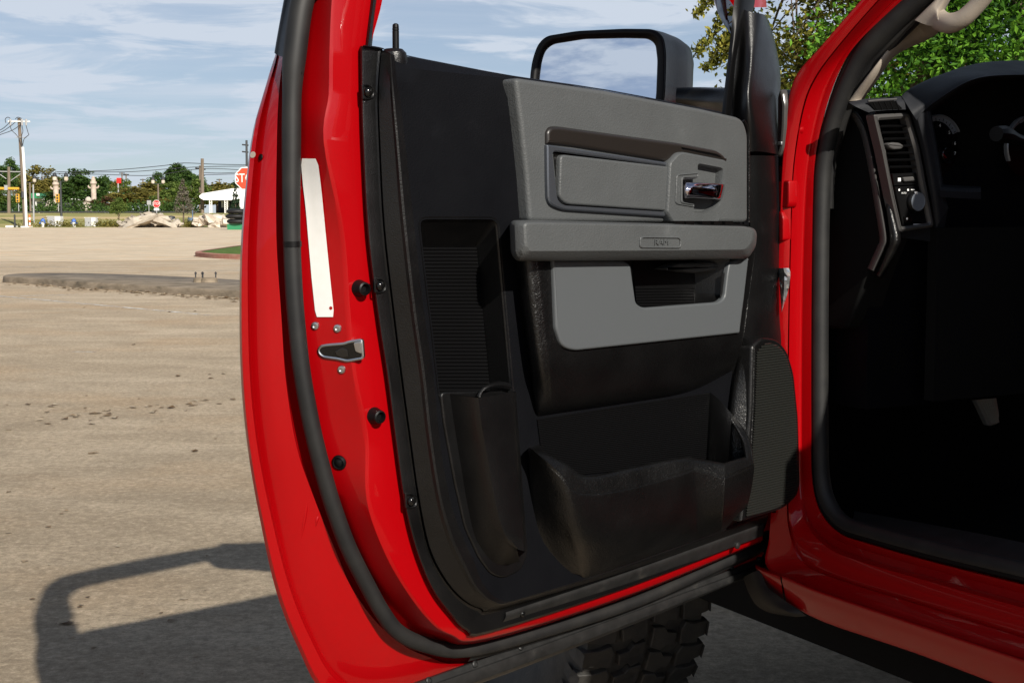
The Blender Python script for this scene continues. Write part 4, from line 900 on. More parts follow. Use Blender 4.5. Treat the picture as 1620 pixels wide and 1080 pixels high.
part('cowl', fbox(BF, .06, .36, 1.38, 1.455, -1.74, -.06), M['smooth'], truck)
part('kick_panel', fbox(BF, -.02, .30, .66, 1.40, -.14, -.112), M['carpet'], truck)
part('sill_scuff_plate', loft(BF, [[(1345, 826, -.11), (1350, 818, -.13), (1352, 808, -.16)], [(1480, 858, -.11), (1485, 846, -.13), (1488, 832, -.16)], [(1620, 892, -.11), (1625, 878, -.13), (1630, 860, -.16)], [(1900, 962, -.11), (1905, 945, -.13), (1910, 925, -.16)]], 4, 3), M['weather'], truck, weighted=False)
# driver's seat (outside the picture to the right)
for nm, u0, u1, v0, v1 in [('seat_cushion', -1.12, -.60, .86, 1.04), ('seat_backrest', -1.30, -1.10, 1.0, 1.62), ('headrest', -1.30, -1.20, 1.66, 1.86)]:
    P = np.array([(u0, v0), (u1, v0), (u1, v1), (u0, v1)]); P = cr(P, 6, True); P = P if area2(P) > 0 else P[::-1]
    v, f = rings(BF, [(inset(P, .05), -.78 if nm != 'headrest' else -.62), (P, -.74 if nm != 'headrest' else -.58), (P, -.34 if nm != 'headrest' else -.42), (inset(P, .05), -.28 if nm != 'headrest' else -.38)], True, True)
    part(nm, (v, f), M['grey'], truck, sharp=60)
# windscreen
ws = [[(u, z, -o_) for o_ in (.10, .5, .89, 1.3, 1.66)] for u, z in [(.10, 1.46), (-.30, 1.75), (-.62, 1.99)]]
ws = [[(u + .12 * math.sin(math.pi * i / 4), z, o_) for i, (u, z, o_) in enumerate(r)] for r in ws]
part('windscreen', (BF.world(np.array(ws).reshape(-1, 3)), grid_faces(3, 5)), M['glass'], truck, weighted=False)
# right windscreen pillar
part('passenger_pillar', tube([BF.W(.12, 1.46, -1.70), BF.W(-.3, 1.76, -1.68), BF.W(-.64, 2.0, -1.62)], .04, 8, 3), M['red'], truck, weighted=False)
# ---- beige pillar trim and grab handle
tl = [(1344, 160), (1345, 156), (1379, 111), (1400, 84), (1418, 59), (1446, 33), (1462, 18), (1470, 8)]
tr = [(1368, 158), (1369, 154), (1389, 126), (1409, 97), (1428, 81), (1470, 62), (1490, 44), (1488, 14)]
rows = []
for i, ((a, b), (c, d)) in enumerate(zip(tl, tr)):
    q = ov(min(4, 6 - i) if i < 6 else 2, 0) - .02 * i / 7
    rows.append([(a, b, q - .085), (a + (c - a) * .06, b + (d - b) * .06, q - .079), (a + (c - a) * .5, b + (d - b) * .5, q - .085), (a + (c - a) * .85, b + (d - b) * .85, q - .100), (c, d, q - .125), (c - 3, d - 3, q - .18)])
part('pillar_trim', loft(BF, rows, 4, 4), M['beige'], truck, weighted=False)
rows = [[(1446, 33, -.105), (1449, 33, -.099), (1466, 40, -.104), (1484, 43, -.112), (1497, 51, -.14), (1494, 49, -.2)], [(1464, 15, -.11), (1467, 15, -.104), (1478, 20, -.104), (1486, 34, -.104), (1500, 46, -.135), (1502, 44, -.2)], [(1481, -2, -.118), (1483, -2, -.112), (1486, 2, -.112), (1487, 14, -.112), (1490, 24, -.135), (1492, 24, -.2)], [(1520, -45, -.14), (1522, -45, -.134), (1524, -45, -.134), (1527, -45, -.134), (1530, -45, -.155), (1532, -45, -.2)]]
part('grab_handle_mount', loft(BF, rows, 4, 5), M['beige'], truck, weighted=False)
hp = [(1478, 20, -.13), (1488, 33, -.122), (1504, 37, -.118), (1524, 29, -.122), (1548, 6, -.13), (1580, -32, -.14), (1608, -62, -.16)]
P = [BF.W(*BF.px(x, y, o_)) for x, y, o_ in hp]
part('grab_handle', tube(P, [.016, .0175, .017, .0155, .0145, .014, .014], 12, 5), M['beige'], truck, weighted=False)

# ---- dashboard
dash = part('dashboard', join(fbox(BF, -.10, .30, .98, 1.44, -1.74, -.165), fbox(BF, .06, .30, 1.42, 1.475, -1.74, -.16)), M['soft'], truck)
# dark end cap and its pale rim
ec = [(1338, 171), (1350, 176), (1360, 190), (1368, 208), (1378, 250), (1388, 310), (1396, 372), (1389, 392), (1375, 424), (1350, 500), (1338, 520), (1305, 520), (1305, 250), (1316, 200)]
part('end_cap', pad(BF, ec, -.20, -.135, .006, 6), M['carpet'], dash)
rimc = [(1326, 186), (1340, 172), (1352, 177), (1364, 194), (1372, 214), (1384, 270), (1394, 330), (1401, 376), (1397, 392), (1391, 406), (1386, 417), (1381, 428)]
rows = [[(x - dx * .0, y, -.137) for x, y in rimc for dx in (0,)]]
def off(pts, d):
    P = np.array(pts, float); T = np.gradient(P, axis=0); T /= np.linalg.norm(T, axis=1, keepdims=True); Nn = np.stack([T[:, 1], -T[:, 0]], 1); return [tuple(p) for p in P + Nn * d]
part('end_cap_rim', loft(BF, [[(x, y, -.140) for x, y in off(rimc, -10)], [(x, y, -.128) for x, y in off(rimc, -8)], [(x, y, -.127) for x, y in off(rimc, -1)], [(x, y, -.135) for x, y in off(rimc, 1)], [(x, y, -.15) for x, y in off(rimc, 3)]], 4, 2), M['greydash'], dash, sharp=30, weighted=False)
# textured lip round the vent bezel: turns from the body side onto the dash face
lipo = [(1346, 166), (1362, 172), (1374, 186), (1382, 212), (1393, 264), (1404, 330), (1410, 378), (1405, 396), (1400, 410), (1394, 424), (1388, 436)]
lipi = [(1378, 168), (1386, 172), (1388, 180), (1393, 215), (1404, 270), (1416, 335), (1426, 376), (1420, 396), (1412, 412), (1404, 426), (1396, 440)]
rows = [[(x, y, -.150) for x, y in off(lipo, -5)], [(x, y, -.138) for x, y in off(lipo, -2)], [(x, y, -.136) for x, y in lipo], [(x, y, -.139) for x, y in lerp(lipo, lipi, .5)], [(x, y, -.152) for x, y in lerp(lipo, lipi, .92)], [(x, y, -.18) for x, y in lipi]]
part('vent_lip', loft(BF, rows, 4, 2), M['coarse'], dash, sharp=60, weighted=False)
# dash top over the vent, demister slot
dt = [[(1343, 162, -.0), (1366, 157, -.0), (1400, 154.5, -.0), (1424, 153, -.0), (1440, 155, 0)], [(1352, 168, .012), (1372, 164, .014), (1404, 162, .014), (1430, 160, .014), (1446, 166, .012)], [(1374, 178, .016), (1384, 176, .018), (1412, 174, .018), (1440, 174, .018), (1452, 182, .014)]]
part('dash_top', loft(DP, dt, 4, 4), M['dashsoft'], dash, weighted=False)
part('dash_face', pad(DP, [(1384, 172, 4), (1450, 168, 4), (1474, 178, 4), (1486, 250, 3), (1500, 332, 4), (1490, 384, 4), (1426, 376, 4), (1412, 300, 3), (1398, 215, 3)], -.018, -.0145, .001, 3, 2), M['dashsoft'], dash)
part('demister_slot', (DP.world(np.array([DP.px(x, y, .0195) for x, y in [(1374, 162), (1414, 159), (1428, 172), (1384, 174)]])), [(0, 1, 2, 3)]), M['gloss'], dash, False)
part('demister_edge', tube([DP.W(*DP.px(x, y, .020)) for x, y in [(1373, 160.5), (1394, 158.5), (1418, 157)]], .002, 6, 3), M['greydash'], dash, weighted=False)
for i in range(5):
    x = 1386 + i * 9
    part('demister_fin', tube([DP.W(*DP.px(x - 5, 161 - i * .3, .020)), DP.W(*DP.px(x + 1, 173, .020))], .0012, 6, 1), M['smooth'], dash, weighted=False)
DV = Frame(HP + BFW * (DASHF + .013), BO, -BFW)
# vent and switch bezel
bo_ = rpoly([(1384, 181, 4), (1440, 178, 4), (1456, 230, 3), (1469, 300, 3), (1480, 359, 6), (1425, 367, 5), (1412, 310, 3), (1398, 240, 3)], 4)
bi_ = rpoly([(1391, 190, 3), (1434, 187, 3), (1448, 236, 3), (1460, 302, 3), (1471, 353, 3), (1428, 359, 3), (1416, 307, 3), (1404, 240, 3)], 3)
part('vent_bezel', frame_ring(DV, bo_, bi_, .0, .024, .004, .006), M['greydash'], dash)
part('vent_cavity', (DV.world(np.array([DV.px(x, y, .002) for x, y in [(1388, 186), (1438, 184), (1456, 280), (1408, 280)]])), [(0, 1, 2, 3)]), M['gloss'], dash, False)
for i, y in enumerate([199.5, 209.5, 219.5, 231, 242, 253, 264]):
    xl = np.interp(y, [190, 275], [1392, 1410]); xr = np.interp(y, [190, 275], [1435, 1453])
    rows = [[(xl, y + .8, .005), (xr, y - .2, .005)], [(xl, y - 1.6, .012), (xr, y - 2.4, .012)], [(xl, y + .8, .020), (xr, y, .020)], [(xl, y + 2.2, .019), (xr, y + 1.4, .019)], [(xl, y + 2.8, .008), (xr, y + 2.0, .008)]]
    part('vent_slat', loft(DV, rows), M['smooth'], dash, sharp=40, weighted=False)
part('vent_tab', pad(DV, [(1404, 228, 2), (1412, 225, 3), (1424, 226, 3), (1431, 231, 3), (1427, 236, 3), (1414, 237, 3), (1408, 234, 2)], .014, .028, .003, 3), M['greydash'], dash)
part('dimmer_panel', pad(DV, [(1412, 275), (1455, 273), (1459, 292), (1415, 294)], 0, .016, .0008, 1, 1), M['smooth'], dash)
part('dimmer_ring', pad(DV, [(1426, 278), (1448, 276.5), (1451, 288.5), (1430, 290)], .012, .0185, .001, 3, 2), M['gloss'], dash)
part('dimmer_wheel', pad(DV, [(1429, 280.5), (1446, 279), (1447.5, 286), (1431, 287.5)], .016, .0215, .002, 2, 2), M['greydash'], dash)
part('headlight_panel', pad(DV, [(1416, 295.5), (1459.5, 293.5), (1471, 353), (1429, 358.5)], 0, .016, .0008, 1, 1), M['smooth'], dash)
c = DV.px(1447, 319, .016)
kv, kf = disc(DV, tuple(c), [(.0205, 0), (.0205, .003), (.0195, .006), (.0168, .009), (.016, .0095), (.0155, .009)], 24)
part('headlight_knob', (kv, kf), M['smooth'], dash)
part('knob_ring', disc(DV, (c[0], c[1], c[2] + .0093), [(.0172, 0), (.0168, .0008), (.0152, .001), (.0150, 0)], 24), M['ledgrey'], dash)
part('knob_pointer', pad(DV, [(1449, 303), (1453, 304), (1452, 308), (1448, 307)], .02, .0262, .0004, 1, 1), M['white'], dash)
part('lamp_button', pad(DV, [(1430, 342), (1441, 341), (1444, 353), (1433, 354)], .012, .019, .0015, 2, 2), M['gloss'], dash)
def icon(name, s, x, y, size, w_, fr=None, mat='white', sx=1.0):
    fr = fr or DV; tv, tf = text_geo(s, size, .0003); cc = fr.px(x, y, w_)
    return part(name, (np.array([fr.W(cc[0] - px_ * sx, cc[1] + py_, w_ + pz) for px_, py_, pz in tv]), tf), M[mat], dash, False)
icon('printed_lettering', 'AUTO', 1430, 305.5, .0042, .0168)
def ringlet(x, y, r_, w_):
    cc = DV.px(x, y, w_); return disc(DV, tuple(cc), [(r_, 0), (r_, .0003), (r_ * .55, .0003), (r_ * .55, 0)], 10)
for x, y in [(1422.5, 300.5), (1436.5, 300.5), (1435, 346)]: part('printed_symbol', ringlet(x, y, .0022, .0165 if x != 1435 else .0195), M['white'], dash, False)
part('printed_symbol', fbox(DV, *sorted((DV.px(1441, 300, .0165)[0], DV.px(1447, 300, .0165)[0])), DV.px(1444, 301, .0165)[1], DV.px(1444, 300, .0165)[1] + .0008, .0165, .0168), M['white'], dash, False)
part('printed_symbol', fbox(DV, *sorted((DV.px(1420.5, 283, .0165)[0], DV.px(1425, 283, .0165)[0])), DV.px(1422, 287, .0165)[1], DV.px(1422, 281.5, .0165)[1], .0165, .0168), M['white'], dash, False)
part('printed_symbol', fbox(DV, *sorted((DV.px(1445, 354, .0165)[0], DV.px(1463, 353, .0165)[0])), DV.px(1450, 355.5, .0165)[1], DV.px(1450, 354.2, .0165)[1], .0165, .0168), M['white'], dash, False)
# gauge binnacle: brow, side, ledge
brow_t = [(1426, 152, .0), (1440, 140, -.02), (1468, 126, -.05), (1497, 115, -.07), (1523, 106, -.09), (1557, 99, -.10), (1586, 96.5, -.10), (1620, 96, -.10), (1700, 99, -.10), (1800, 110, -.10)]
brow_l = [(1450, 190, .030), (1466, 172, .034), (1496, 150, .036), (1528, 131, .036), (1552, 123, .036), (1576, 120, .036), (1600, 119, .036), (1625, 119, .036), (1700, 122, .036), (1800, 132, .036)]
def m3(a, b, t): return [tuple(p[i] + (q[i] - p[i]) * t for i in range(3)) for p, q in zip(a, b)]
def dz(a, d): return [(x, y, w_ + d) for x, y, w_ in a]
rows = [[(x, y + 6, w_ - .05) for x, y, w_ in brow_t], brow_t, dz(m3(brow_t, brow_l, .35), .010), dz(m3(brow_t, brow_l, .75), .012), dz(m3(brow_t, brow_l, .95), .004), brow_l, [(x + 2, y + 3, w_ - .02) for x, y, w_ in brow_l], [(x + 6, y + 8, -.12) for x, y, w_ in brow_l]]
part('gauge_hood', loft(DP, rows, 5, 3), M['dashsoft'], dash, sharp=60, weighted=False)
sidec = [[(1441, 178, .016), (1450, 182, .03), (1462, 178, .034), (1470, 176, .02), (1473, 180, -.1)], [(1457, 235, .016), (1464, 236, .028), (1474, 234, .030), (1480, 236, .016), (1484, 236, -.1)], [(1470, 300, .016), (1476, 300, .026), (1484, 298, .028), (1491, 300, .014), (1494, 300, -.1)], [(1481, 360, .014), (1486, 352, .02), (1494, 340, .02), (1500, 330, .008), (1500, 330, -.1)]]
part('binnacle_back', (DP.world(np.array([DP.px(x, y, -.105) for x, y in [(1440, 330), (1442, 175), (1468, 140), (1497, 127), (1523, 117), (1557, 110), (1586, 107), (1620, 107), (1700, 110), (1800, 120), (1800, 330)]])), [tuple(range(11))]), M['carpet'], dash, False)
part('gauge_surround', loft(DP, sidec, 4, 4), M['dashsoft'], dash, weighted=False)
part('column_ledge', loft(DP, [[(1487, 312, .03), (1487, 296, .026), (1490, 292, -.02)], [(1520, 314, .03), (1520, 298, .026), (1522, 294, -.02)], [(1552, 315, .03), (1552, 299, .026), (1552, 295, -.02)]], 3, 3), M['dashsoft'], dash, weighted=False)
part('lower_dash', fbox(DP, *sorted((DP.px(1482, 330, 0)[0], DP.px(1482, 330, 0)[0] - 1.2)), 1.0, DP.px(1500, 360, 0)[1], -.02, .004), M['carpet'], dash)
GZ = -.06
def gauge(cx_, cy_, rad, a0, a1, nums=None):
    cc = DP.px(cx_, cy_, GZ)
    def arc(r_, h, n=40): return [(cc[0] + r_ * math.cos(a), cc[1] + r_ * math.sin(a), GZ + h) for a in np.linspace(R(a0), R(a1), n)]
    A = arc(rad, .0), arc(rad, .008), arc(rad * .975, .0105), arc(rad * .955, .009), arc(rad * .94, .004), arc(rad * .80, .001)
    part('gauge_ring', (DP.world(np.array(A).reshape(-1, 3)), grid_faces(6, 40)), M['ledgrey'], dash, sharp=30, weighted=False)
    part('gauge_face', disc(DP, tuple(cc), [(rad * .98, -.001), (rad * .5, -.001)], 32), M['gloss'], dash, False)
    k_ = 0; V = []; F_ = []
    for a in np.linspace(R(a0 + 4), R(a1 - 4), 17):
        b0_, b1_ = rad * .80, rad * (.86 if k_ % 2 else .90); t_ = .0009
        ca, sa = math.cos(a), math.sin(a); n0 = len(V)
        for r_, s_ in ((b0_, -1), (b1_, -1), (b1_, 1), (b0_, 1)): V.append((cc[0] + r_ * ca - s_ * t_ * sa, cc[1] + r_ * sa + s_ * t_ * ca, GZ + .0052))
        F_.append((n0, n0 + 1, n0 + 2, n0 + 3)); k_ += 1
    part('gauge_ticks', (DP.world(np.array(V)), F_), M['smooth'], dash, False)
gauge(1481, 232, .060, -90 + 60, 270 - 120)
for s, x, y in [('4', 1487, 199), ('5', 1502, 210), ('6', 1511, 227), ('7', 1511, 243)]: icon('gauge_numeral', s, x, y, .009, GZ + .002, DP)
cc = DP.px(1498, 246, GZ); part('small_gauge', disc(DP, tuple(cc), [(.016, .0), (.016, .004), (.0145, .005), (.0135, .002), (.002, .002)], 24), M['gloss'], dash)
part('gauge_needle', tube([DP.W(*DP.px(1491, 243, GZ + .004)), DP.W(*DP.px(1497, 250, GZ + .004))], .0012, 5, 1), M['red'], dash, weighted=False)
gauge(1622, 232, .060, -90 + 60, 270 - 60)
part('column_stalk', tube([DP.W(*DP.px(x, y, z)) for x, y, z in [(1640, 228, .02), (1610, 220, .06), (1590, 213, .09), (1576, 212, .10)]], [.010, .010, .016, .014], 10, 4), M['smooth'], dash, weighted=False)
part('steering_column', tube([BF.W(.0, 1.18, -.56), BF.W(-.32, 1.30, -.56)], .06, 14, 1), M['smooth'], truck, weighted=False)
# steering wheel, beyond the right edge of the picture
tor = []; nU, nV = 36, 8; ax = nrm(-BFW * .9 + np.array([0, 0, .42])); e1 = BO; e2 = nrm(np.cross(ax, e1)); c0 = BF.W(-.40, 1.33, -.60)
for i in range(nU):
    a = 2 * math.pi * i / nU; d = e1 * math.cos(a) + e2 * math.sin(a)
    for j in range(nV):
        b = 2 * math.pi * j / nV; tor.append(c0 + d * (.19 + .015 * math.cos(b)) + ax * .017 * math.sin(b))
f = [(i * nV + j, ((i + 1) % nU) * nV + j, ((i + 1) % nU) * nV + (j + 1) % nV, i * nV + (j + 1) % nV) for i in range(nU) for j in range(nV)]
# pedal
PF = Frame(BF.W(.20, 0, -.4), BO, -BFW)
pd = rpoly([(1537, 613, 3), (1574, 610, 4), (1579, 630, 3), (1583, 655, 3), (1582, 671, 5), (1567, 675, 5), (1552, 643, 3)], 4)
V = [];
pq = uvpoly(PF, [tuple(p) for p in pd], .02, 0)
part('accelerator_pedal', rings(PF, [(pq, 0), (pq, .014), (inset(pq, .003), .018)]), M['pedal'], truck)
ribs = []
for i in range(6):
    t = (i + .7) / 6.4
    ribs.append(tube([PF.W(*PF.px(1541 + t * 31, 618, .019)), PF.W(*PF.px(1568 + t * 13, 668, .019))], .0022, 5, 1))
part('pedal_tread', join(*ribs), M['pedal'], truck, weighted=False)
# ---- wheels
def wheel_geo(r_=.445, wd=.345):
    h = wd / 2
    prof = [(.24, -h * .80), (.30, -h * .98), (.36, -h * 1.0), (.405, -h * .97), (.425, -h * .93), (.428, -h * .5), (.430, 0), (.428, h * .5), (.425, h * .93), (.405, h * .97), (.36, h), (.30, h * .98), (.24, h * .80)]
    nn = 64; V = [(a, r * math.cos(t), r * math.sin(t)) for t in np.linspace(0, 2 * math.pi, nn, endpoint=False) for r, a in prof]
    c_ = len(prof); F_ = [(i * c_ + j, i * c_ + j + 1, ((i + 1) % nn) * c_ + j + 1, ((i + 1) % nn) * c_ + j) for i in range(nn) for j in range(c_ - 1)]
    return V, F_
def tread_geo(r_=.445, wd=.345, nb=42):
    """interlocking mud-tread blocks: two wavy centre rows, chunky shoulder rows"""
    h = wd / 2; V = []; F_ = []
    rnd = random.Random(3)
    def block(poly, r0, r1, ang):
        n0 = len(V); k = len(poly); ce = np.mean(poly, 0)
        for lvl, (rr, sc) in enumerate(((r0, 1.0), (r1 - .002, .97), (r1, .90))):
            for a, t in poly:
                a2, t2 = ce[0] + (a - ce[0]) * sc, ce[1] + (t - ce[1]) * sc
                th = ang + t2 / r_; rr2 = rr - .012 * (abs(a2) / h) ** 3 
                V.append((a2, rr2 * math.cos(th), rr2 * math.sin(th)))
        for l_ in range(2):
            for j in range(k): F_.append((n0 + l_ * k + j, n0 + l_ * k + (j + 1) % k, n0 + (l_ + 1) * k + (j + 1) % k, n0 + (l_ + 1) * k + j))
        F_.append(tuple(range(n0 + 2 * k, n0 + 3 * k)))
    p = 2 * math.pi * r_ / nb
    for i in range(nb):
        ang = 2 * math.pi * i / nb
        for s in (-1, 1):
            o_ = 0 if s < 0 else p * .5
            q = lambda pts: [(s * a * h, o_ / 1 + t * p) for a, t in pts]
            block(q([(.03, -.30), (.22, -.52), (.30, -.30), (.44, -.38), (.47, .12), (.30, .22), (.24, .44), (.05, .50)]), .424, r_, ang)
            block(q([(.54, -.42), (.74, -.40), (1.02, -.30), (1.03, .34), (.78, .36), (.60, .50), (.53, .20)]), .422, r_, ang)
            # side lug running down the shoulder
            n0 = len(V)
            for rr, a in ((.440, 1.02), (.405, 1.035), (.375, 1.02)):
                for t in (-.28 * p, .30 * p):
                    th = ang + (o_ + t) / r_; V.append((s * a * h, rr * math.cos(th), rr * math.sin(th)))
            F_ += [(n0, n0 + 1, n0 + 3, n0 + 2), (n0 + 2, n0 + 3, n0 + 5, n0 + 4)]
    return V, F_
def rim_geo():
    prof = [(.245, -.15), (.245, .13), (.235, .15), (.22, .14), (.20, .06), (.10, .05), (.07, .09), (.02, .095)]
    nn = 40; V = [(a, r * math.cos(t), r * math.sin(t)) for t in np.linspace(0, 2 * math.pi, nn, endpoint=False) for r, a in prof]
    c_ = len(prof); F_ = [(i * c_ + j, i * c_ + j + 1, ((i + 1) % nn) * c_ + j + 1, ((i + 1) % nn) * c_ + j) for i in range(nn) for j in range(c_ - 1)]
    return V, F_
M['tyre'] = pbsdf('tyre_rubber', (.018, .018, .017), .7); setc(M['tyre'], ramp(M['tyre'], noise(M['tyre'], 12, 6, .7), [(.35, (.014, .014, .014)), (.7, (.045, .042, .036))])); bump(M['tyre'], noise(M['tyre'], 120, 4), .3, .003)
yaw = math.atan2(BO[1], BO[0])
wg, tg, rg = mesh('tyre', *wheel_geo(), M['tyre'], True, 40), mesh('tread', *tread_geo(), M['tyre'], False), mesh('rim', *rim_geo(), M['gloss'], True, 40)
for i, (u, o_, st) in enumerate([(1.045, -.16, 0.0), (1.045, -1.66, 0.0), (-3.0, -.16, 0), (-3.0, -1.66, 0)]):
    hub = link('wheel', None, truck); hub.matrix_parent_inverse = Matrix.Identity(4)
    loc = BF.W(u, .445, o_); hub.location = Vector(loc) - Vector((HP[0], HP[1], 0)); hub.rotation_euler = (.21, 0, yaw + st)
    for nm, me in (('tyre', wg), ('tread', tg), ('rim', rg)):
        q = link(nm, me, hub, local=True)
        if nm == 'tread': q['kind'] = 'stuff'
part('front_axle', tube([BF.W(1.045, .44, -.3), BF.W(1.045, .44, -1.5)], .06, 10, 1), M['carpet'], truck, weighted=False)
# ------------------------------------------------------------------ far things
def base_at(px, Y, z0=None):
    p = at(px, HOR, Y); return p[0], p[1]
def gz(Y): return float(np.interp(Y, [136, 141, 146, 154, 164, 172, 240, 3000], [0, .03, .30, .82, 1.30, 1.42, 1.45, 1.5]))
def zpx(y, Y): return at(810, y, Y)[2]
M['wood'] = pbsdf('weathered_pole_wood', (.17, .13, .095), .9); setc(M['wood'], ramp(M['wood'], noise(M['wood'], 3, 6, .7, (4, 4, .3)), [(.3, (.10, .075, .055)), (.7, (.23, .18, .135))]))
M['pvc'] = pbsdf('white_pvc', (.75, .74, .70), .5)
M['greymetal'] = pbsdf('grey_painted_metal', (.33, .33, .33), .5)
M['dark'] = pbsdf('dark_painted_metal', (.03, .032, .035), .5)
M['sigyellow'] = pbsdf('signal_yellow', (.62, .33, .03), .5)
M['stopred'] = pbsdf('sign_red', (.62, .02, .015), .45); M['stoporange'] = pbsdf('sun_faded_sign_red', (.70, .06, .02), .45)
M['signwhite'] = pbsdf('sign_white', (.78, .77, .74), .45)
M['stone'] = pbsdf('pale_carved_stone', (.55, .45, .37), .85); setc(M['stone'], ramp(M['stone'], noise(M['stone'], 1.2, 6, .75), [(.35, (.36, .27, .21)), (.6, (.56, .46, .38)), (.8, (.66, .58, .5))]))
M['wallwhite'] = pbsdf('white_render', (.72, .71, .68), .8); M['canvas'] = pbsdf('white_tent_canvas', (.80, .80, .80), .7)
M['green'] = pbsdf('green_fascia', (.02, .19, .08), .5); M['dkwindow'] = pbsdf('dark_shop_glass', (.02, .022, .025), .15)
M['blue'] = pbsdf('blue_paint', (.05, .13, .42), .5); M['bluegrey'] = pbsdf('blue_grey_plastic', (.09, .14, .22), .6)
M['orange'] = pbsdf('orange_plastic', (.70, .14, .03), .5)
M['rock'] = pbsdf('broken_concrete', (.42, .36, .29), .9); setc(M['rock'], ramp(M['rock'], noise(M['rock'], 1.6, 6, .7), [(.3, (.22, .18, .14)), (.6, (.42, .37, .30)), (.8, (.56, .5, .42))]))
M['palerock'] = pbsdf('pale_boulder_stone', (.55, .48, .4), .9); setc(M['palerock'], ramp(M['palerock'], noise(M['palerock'], 1.0, 6, .7), [(.3, (.38, .31, .24)), (.6, (.56, .5, .42)), (.8, (.68, .63, .56))]))
M['bark'] = pbsdf('brown_bark', (.11, .08, .055), .95)
def foliage(name, cols):
    m = pbsdf(name, cols[1], .6, spec=.25); t, n, l, b = nodes(m)
    oi = n.new('ShaderNodeNewGeometry'); r = n.new('ShaderNodeValToRGB'); e = r.color_ramp.elements
    while len(e) < len(cols): e.new(.5)
    for i, (q, c) in enumerate(zip(e, cols)): q.position = i / (len(cols) - 1) * .9 + .05; q.color = (*c, 1)
    l.new(oi.outputs['Random Per Island'], r.inputs[0]); l.new(r.outputs[0], b.inputs['Base Color'])
    tr = n.new('ShaderNodeBsdfTranslucent'); mx = n.new('ShaderNodeMixShader'); mx.inputs[0].default_value = .35
    l.new(r.outputs[0], tr.inputs[0]); o = [q for q in n if q.type == 'OUTPUT_MATERIAL'][0]
    l.new(b.outputs[0], mx.inputs[1]); l.new(tr.outputs[0], mx.inputs[2]); l.new(mx.outputs[0], o.inputs[0]); return m
M['leafdark'] = foliage('dark_green_leaves', [(.025, .055, .010), (.05, .10, .02), (.085, .15, .03)])
M['leafmid'] = foliage('mid_green_leaves', [(.06, .095, .016), (.10, .155, .028), (.17, .22, .045)])
M['leafolive'] = foliage('olive_autumn_leaves', [(.09, .085, .018), (.165, .15, .03), (.26, .21, .05)])
M['leafrust'] = foliage('rusty_autumn_leaves', [(.075, .04, .02), (.13, .07, .035), (.19, .11, .055)])
M['leafbright'] = foliage('bright_green_leaves', [(.02, .07, .005), (.07, .19, .012), (.17, .36, .03)])
M['leafgold'] = foliage('yellow_green_leaves', [(.05, .06, .010), (.14, .155, .02), (.32, .29, .05)])
M['leafgrey'] = foliage('grey_brown_needles', [(.12, .105, .075), (.17, .15, .11), (.22, .20, .15)])
M['leafblue'] = foliage('dark_blue_green_needles', [(.012, .03, .014), (.022, .05, .022), (.04, .075, .03)])

def leaves(rnd, cents, per, spread, size, droop=0.0):
    V = []; F_ = []
    for c, s in cents:
        for _ in range(per):
            g = [rnd.gauss(0, .5) for _ in range(3)]; p = [c[i] + g[i] * spread * s * (1, 1, .8)[i] for i in range(3)]
            a = [rnd.gauss(0, 1) for _ in range(3)]; a[2] = a[2] * .6 - droop; b = [rnd.gauss(0, 1) for _ in range(3)]
            la = math.sqrt(sum(q * q for q in a)) or 1; a = [q / la for q in a]
            d = sum(a[i] * b[i] for i in range(3)); b = [b[i] - d * a[i] for i in range(3)]; lb = math.sqrt(sum(q * q for q in b)) or 1
            b = [q / lb for q in b]; z = size * rnd.uniform(.6, 1.25); n0 = len(V)
            nn_ = [a[1] * b[2] - a[2] * b[1], a[2] * b[0] - a[0] * b[2], a[0] * b[1] - a[1] * b[0]]
            for i_, (u, v_, k_) in enumerate(((-.5, 0, 0), (0, .26, .08), (.5, 0, 0), (0, -.26, .08))):
                V.append(tuple(p[i] + z * (a[i] * u + b[i] * v_ + nn_[i] * k_) for i in range(3)))
            F_.append((n0, n0 + 1, n0 + 2, n0 + 3))
    return V, F_
def crown_mesh(name, seed, kind='round', clumps=70, per=34, size=.075):
    """A crown of about unit width and height 1, base at 0."""
    rnd = random.Random(seed); cents = []
    for _ in range(clumps):
        if kind == 'cone':
            h = rnd.random() ** 1.3; r_ = (1 - h) * .36 * math.sqrt(rnd.uniform(.25, 1)) + .02; a = rnd.uniform(0, 6.28)
            cents.append(((r_ * math.cos(a), r_ * math.sin(a), h * .96 + .02), .6 * (1.1 - h)))
        else:
            lob = rnd.choice(LOBES[seed % len(LOBES)]); a = rnd.uniform(0, 6.28); e = rnd.uniform(-.9, 1.5); q = rnd.uniform(.55, 1.0)
            r_ = lob[3] * q; cents.append(((lob[0] + r_ * math.cos(a) * math.cos(e), lob[1] + r_ * math.sin(a) * math.cos(e), lob[2] + r_ * math.sin(e) * .9), 1.0))
    return mesh(name, *leaves(rnd, cents, per, .10 if kind != 'cone' else .11, size), M['leafmid'], False)
LOBES = [[(0, 0, .62, .36), (-.26, .05, .45, .24), (.25, -.04, .48, .25), (.06, .1, .3, .24), (-.08, -.1, .34, .24)],
         [(-.14, 0, .66, .27), (.2, .0, .52, .29), (-.3, 0, .4, .2), (.05, -.1, .34, .26), (.36, .05, .36, .16)],
         [(.02, 0, .74, .22), (-.2, .05, .54, .24), (.22, 0, .5, .24), (0, -.08, .36, .26), (-.34, 0, .32, .17)]]
CR_ = [crown_mesh('tree_crown', s, 'round', 120, 42, .075) for s in (0, 1, 2)]
CONE = crown_mesh('tree_crown', 11, 'cone', 130, 14, .07)
